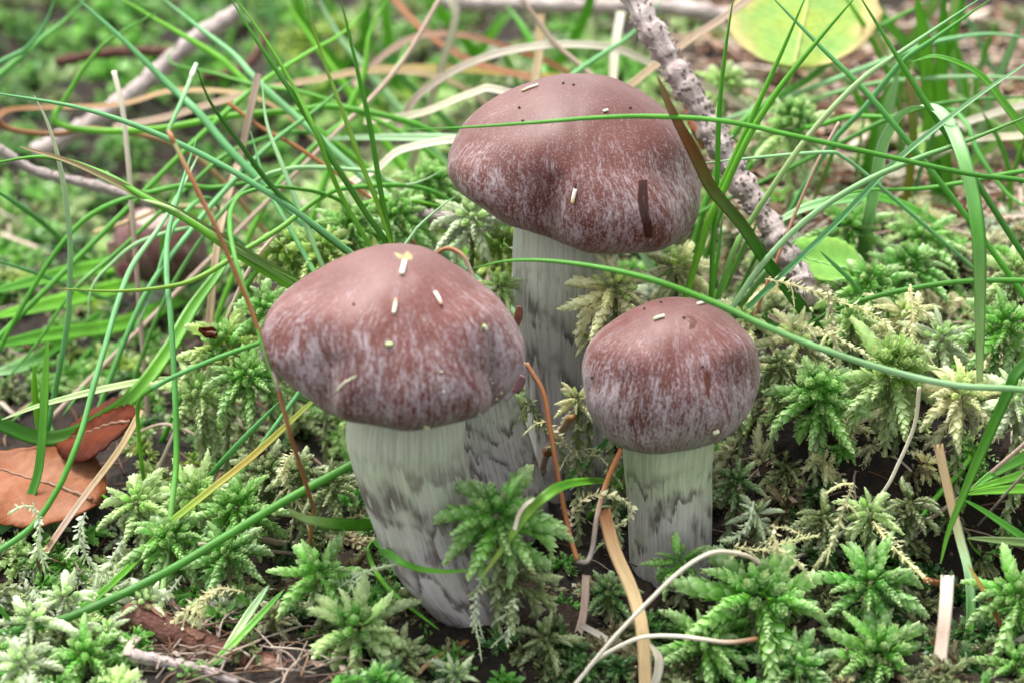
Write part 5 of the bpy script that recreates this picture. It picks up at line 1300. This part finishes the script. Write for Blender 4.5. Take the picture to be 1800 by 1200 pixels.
# ------------------------------------------------------------------ twigs
def twig(name, pts, Y, wpx, mat, label, pegs=0, seed=1, cat='twig', group=None, stubs=(), lumpy=.12, plates=0):
    rr = random.Random(seed)
    if not isinstance(Y, tuple): Y = (Y, Y)
    P = catmull([at(x, y, Y[0] + (Y[1] - Y[0]) * k / (len(pts) - 1)) for k, (x, y) in enumerate(pts)], 10)
    r0 = wpx / 2 / np.mean([ppcm(p) for p in P]); n = len(P)
    rad = np.array([r0 * (1 + lumpy * (math.sin(i * 1.7 + seed) + .7 * math.sin(i * .61)) + rr.uniform(-.4, .4) * lumpy) for i in range(n)])
    P = P + np.array([[rr.uniform(-1, 1) * r0 * .5 * lumpy for _ in range(3)] for _ in range(n)])
    base = P[n // 2]
    root = obj(name, None, loc=base, label=label, cat=cat, group=group)
    V, q, tr, s, u = tube(P, rad, 14)
    nr = np.random.RandomState(seed); V = V + nr.normal(0, r0 * .04, V.shape)
    obj('bark', make_mesh('bark', V - base, tr, q, uv=np.stack([u, s], -1)), mat, root)
    if pegs:
        T, N, B = frames(P); acc = Acc()
        for k in range(pegs):
            f = rr.uniform(0, n - 1.01); i = int(f); a = rr.uniform(0, 6.28)
            O = N[i] * math.cos(a) + B[i] * math.sin(a)
            p = P[i] * (1 - f + i) + P[i + 1] * (f - i) + O * rad[i] * .85
            d = norm(O + T[i] * rr.uniform(-.9, -.2)); L = r0 * rr.uniform(.25, .5)
            tv, tq, tt, ss, uu = tube(np.array([p, p + d * L * .6, p + d * L]), [r0 * .17, r0 * .13, r0 * .09], 5)
            acc.add(tv, tt, tq, None, np.stack([uu, ss], -1))
        o = obj('needle_pegs', acc.mesh('needle_pegs', base), mat, root, kind='stuff')
    T, N, B = frames(P)
    for k in range(plates):                      # flakes of bark, each its own piece
        i0 = rr.randrange(1, n - 9); ln = rr.randrange(4, 9); a0 = rr.uniform(0, 6.28); da = rr.uniform(.35, .8); rows = []
        for i in range(i0, i0 + ln):
            tt = (i - i0) / (ln - 1); j1, j2 = rr.uniform(-.12, .12), rr.uniform(-.12, .12)
            for lift in (1.10, 1.0):
                for q_ in range(5):
                    a = a0 + (q_ / 4 - .5) * da * (.55 + .45 * math.sin(PI * (.15 + .7 * tt))) + j1 + (j2 if q_ > 2 else 0)
                    rows.append(P[i] + (N[i] * math.cos(a) + B[i] * math.sin(a)) * rad[i] * (lift + .05 * math.sin(3 * tt + k)))
        Vp = np.array(rows).reshape(ln, 10, 3)[:, [0, 1, 2, 3, 4, 9, 8, 7, 6, 5]].reshape(-1, 3)
        tr2 = []
        for e_ in (0, (ln - 1) * 10):
            for q_ in range(4): tr2 += [(e_ + q_, e_ + q_ + 1, e_ + 9 - q_), (e_ + q_ + 1, e_ + 8 - q_, e_ + 9 - q_)]
        obj('bark_plate', make_mesh('bark_plate', Vp - base, tr2, ring_quads(ln, 10), uv=np.stack([np.tile(np.linspace(0, .2, 10), ln) + k, np.repeat(np.linspace(0, 1, ln), 10)], -1), smooth_shade=False), M['bark_plate'], root)
    for pts2, w2 in stubs:
        Q = catmull([at(x, y, np.interp(.5, [0, 1], Y)) for x, y in pts2], 6)
        tv, tq, tt, ss, uu = tube(Q, np.linspace(1, .6, len(Q)) * w2 / 2 / ppcm(Q[0]), 10)
        obj('side_twig', make_mesh('side_twig', tv - base, tt, tq, uv=np.stack([uu, ss], -1)), mat, root)
    return root
twig('spruce_twig', [(1090, -60), (1130, 25), (1185, 120), (1240, 210), (1290, 300), (1350, 390), (1395, 470), (1420, 530)], (10.5, 6.0), 44, M['bark_grey'], 'pale grey scaly spruce twig slanting down behind the tallest mushroom', 420, 4, lumpy=.16)
twig('fallen_twig', [(780, 2), (900, 8), (1050, 12), (1180, 14), (1300, 30), (1420, 20)], (26, 25), 30, M['bark_grey'], 'blurred brownish grey twig lying level far behind the caps', 120, 5)
twig('fallen_twig', [(-20, 250), (60, 300), (140, 320), (230, 345), (300, 370)], (12, 12), 18, M['bark_grey'], 'thin pale scaly twig pointing at the small pinkish mushroom', 160, 6)
twig('fallen_twig', [(60, 270), (160, 215), (250, 150), (330, 80), (420, 20)], (19, 21), 32, M['bark_grey'], 'thick blurred lilac grey twig rising out of the dark hollow', 120, 7)
twig('fallen_twig', [(100, 110), (180, 95), (260, 90), (330, 95)], (23, 23), 18, M['bark_red'], 'blurred reddish twig lying in the dark hollow', 40, 8)
twig('fallen_twig', [(660, 395), (730, 380), (800, 385), (850, 410)], (9.5, 9), 20, M['bark_grey'], 'lumpy pinkish twig lying between the grass fan and the tallest mushroom', 120, 9, stubs=[([(760, 385), (800, 410), (830, 430)], 10)])
twig('fallen_twig', [(360, 135), (400, 130), (440, 110), (470, 60)], (22, 24), 16, M['bark_red'], 'thin blurred reddish twig beside the dark hollow', 20, 10)
twig('bark_root', [(225, 1075), (290, 1108), (370, 1146), (440, 1170), (520, 1188), (600, 1205), (700, 1240)], (-0.6, -2.4), 62, M['bark_red'], 'thick reddish brown flaking bark root half sunk in the moss', 0, 11, cat='root', lumpy=.03, plates=26)
twig('bark_root', [(230, 1150), (300, 1165), (360, 1180), (420, 1200)], (-2.0, -2.4), 22, M['bark_grey'], 'rough greyish bark strip below the thick reddish root', 40, 12, cat='root')
twig('bark_chip', [(1400, 660), (1430, 648), (1460, 652)], (3.6, 3.8), 22, M['bark_red'], 'dark red brown bark chip on the bank beside the domed cap', 0, 13, cat='bark')

# ------------------------------------------------------------------ leaves
def leaf(name, c, ax_u, ax_v, mat, label, curl=0.2, fold=0.15, shape=1.0, petiole=None, seed=1, cat='leaf', jag=0.02, rib_col=(.20, .10, .05)):
    """c centre, ax_v half length vector base->tip, ax_u half width vector, all in cm"""
    rr = np.random.RandomState(seed)
    c = np.asarray(c, float); U = np.asarray(ax_u, float); Vv = np.asarray(ax_v, float); Nn = norm(np.cross(U, Vv))
    nu, nv = 17, 29; pts = []; uv = []
    for j in range(nv):
        t = j / (nv - 1); w = (math.sin(PI * t ** (0.85 * shape)) ** 0.72) if 0 < t < 1 else 0.004
        w *= 1 + rr.normal(0, jag)
        for i in range(nu):
            u = i / (nu - 1) * 2 - 1
            lat = .018 * math.sin((t - .22 * abs(u)) * 2 * PI * 9)
            h = curl * (u * u * np.linalg.norm(U)) + fold * abs(u) * np.linalg.norm(U) + curl * .6 * (t - .5) ** 2 * np.linalg.norm(Vv) + lat + .04 * math.sin(5 * u + 7 * t)
            pts.append(c + U * u * w + Vv * (2 * t - 1) + Nn * h); uv.append((u, t))
    V = np.array(pts); n = len(V)
    q = ring_quads(nv, nu, closed=False)
    th = 0.03
    V2 = np.vstack([V, V - Nn * th]); q2 = np.vstack([q, q[:, ::-1] + n])
    bnd = list(range(nu)) + [j * nu + nu - 1 for j in range(1, nv)] + [(nv - 1) * nu + i for i in range(nu - 2, -1, -1)] + [j * nu for j in range(nv - 2, 0, -1)]
    side = [(bnd[k], bnd[(k + 1) % len(bnd)], bnd[(k + 1) % len(bnd)] + n, bnd[k] + n) for k in range(len(bnd))]
    q2 = np.vstack([q2, np.array(side)[:, ::-1]])
    root = obj(name, None, loc=c, label=label, cat=cat)
    obj('lamina', make_mesh('lamina', V2 - c, quads=q2, uv=np.vstack([uv, uv])), mat, root)
    m = V.reshape(nv, nu, 3)[:, nu // 2]
    rib = m[1:-1] + Nn * .01
    if petiole is not None:
        rib = np.vstack([catmull([np.asarray(petiole, float), (np.asarray(petiole) + rib[0]) / 2 + Nn * .05, rib[0]], 4)[:-1], rib])
    tv, tq, tt, ss, uu = tube(rib, np.linspace(.05, .012, len(rib)), 6)
    obj('midrib', make_mesh('midrib', tv - c, tt, tq, np.tile(rib_col, (len(tv), 1)), np.stack([uu, ss], -1)), M['needle'], root)
    return root
def cam_vec(dx, dy, depth, Y):
    """a vector in cm seen as (dx, dy) photo pixels at depth Y, running `depth` cm away from the camera"""
    k = 1 / ppcm(at(900, 600, Y))
    return RIGHT * dx * k - UP * dy * k + FWD * depth
cY = at(1418, 12, 17)
leaf('yellowing_leaf', cY, cam_vec(126, 4, .1, 17), cam_vec(30, -112, 1.0, 17), M['leaf_yellow'], 'yellowing green leaf with brown edge standing behind the crossing blades', curl=.15, fold=-.12, shape=.9, petiole=at(1383, 165, 16.2), seed=3, rib_col=(.40, .48, .14))
cG = at(1445, 462, 8.2)
leaf('green_leaf', cG, cam_vec(22, -34, .6, 8), cam_vec(-72, -26, .2, 8), M['leaf_green'], 'small smooth green leaf lying on the bank behind the scaly twig', curl=.1, fold=.1, seed=4, rib_col=(.2, .4, .1))
cB = at(55, 840, 4.0)
leaf('curled_leaf', cB, cam_vec(60, -62, .9, 4), cam_vec(-128, -38, .8, 4), M['leaf_brown'], 'curled pale brown dead leaf lying under the hooked grass blade', curl=-.12, fold=.05, seed=5, jag=.03)
cR = at(165, 755, 5.0)
leaf('rust_leaf', cR, cam_vec(22, -52, .7, 5), cam_vec(-75, 18, .5, 5), M['leaf_rust'], 'folded rust red dead leaf standing up behind the pale brown one', curl=-.3, fold=.3, seed=6, jag=.03)
cS = at(365, 585, 5.2)
leaf('leaf_scrap', cS, cam_vec(5, -6, .1, 5), cam_vec(-16, -7, 0, 5), M['leaf_rust'], 'tiny purplish leaf scrap on the yellow green moss', seed=7)
cP = at(1220, 215, 12)
leaf('straw_leaf', cP, cam_vec(18, 6, .2, 12), cam_vec(-14, -50, .5, 12), M['leaf_brown'], 'pale tan dead leaf beside the scaly grey twig', seed=8)

# ------------------------------------------------------------------ loose litter between the plants
def build_litter():
    rr = random.Random(5); acc = Acc()
    pal = [(.36, .22, .14), (.52, .40, .32), (.24, .11, .06), (.62, .52, .42), (.20, .11, .07), (.50, .36, .28)]
    for k in range(1900):
        far = rr.random()
        if far < .62:
            px = rr.uniform(1180, 1830); py = rr.uniform(20, 420)
        else:
            px = rr.uniform(-30, 1830); py = rr.uniform(300, 1000)
            if rr.random() < .22: px = rr.uniform(240, 620); py = rr.uniform(1040, 1215)
        p = on_ground(px, py, .05)
        if not clear_of_stems(p, .2): continue
        L = rr.uniform(.4, 1.8); a = rr.uniform(0, 6.28); el = rr.uniform(-.15, .3)
        d = np.array([math.cos(a) * math.cos(el), math.sin(a) * math.cos(el), math.sin(el)]); w = rr.uniform(.02, .045)
        bend = np.array([rr.uniform(-.2, .2), rr.uniform(-.2, .2), rr.uniform(0, .2)]) * L
        p = p + np.array([0, 0, rr.uniform(.0, .25)])
        P = catmull([p - d * L / 2, p + bend * .5, p + d * L / 2], 3)
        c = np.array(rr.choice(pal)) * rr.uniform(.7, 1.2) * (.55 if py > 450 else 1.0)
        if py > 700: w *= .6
        if rr.random() < .12:
            w *= rr.uniform(2, 4); tv, tq, tt, ss, uu = tube(P, w, 6, flat=.15)
        else: tv, tq, tt, ss, uu = tube(P, w, 5)
        acc.add(tv, tt, tq, c)
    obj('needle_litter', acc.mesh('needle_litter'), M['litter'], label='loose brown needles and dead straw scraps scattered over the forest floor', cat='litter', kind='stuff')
build_litter()
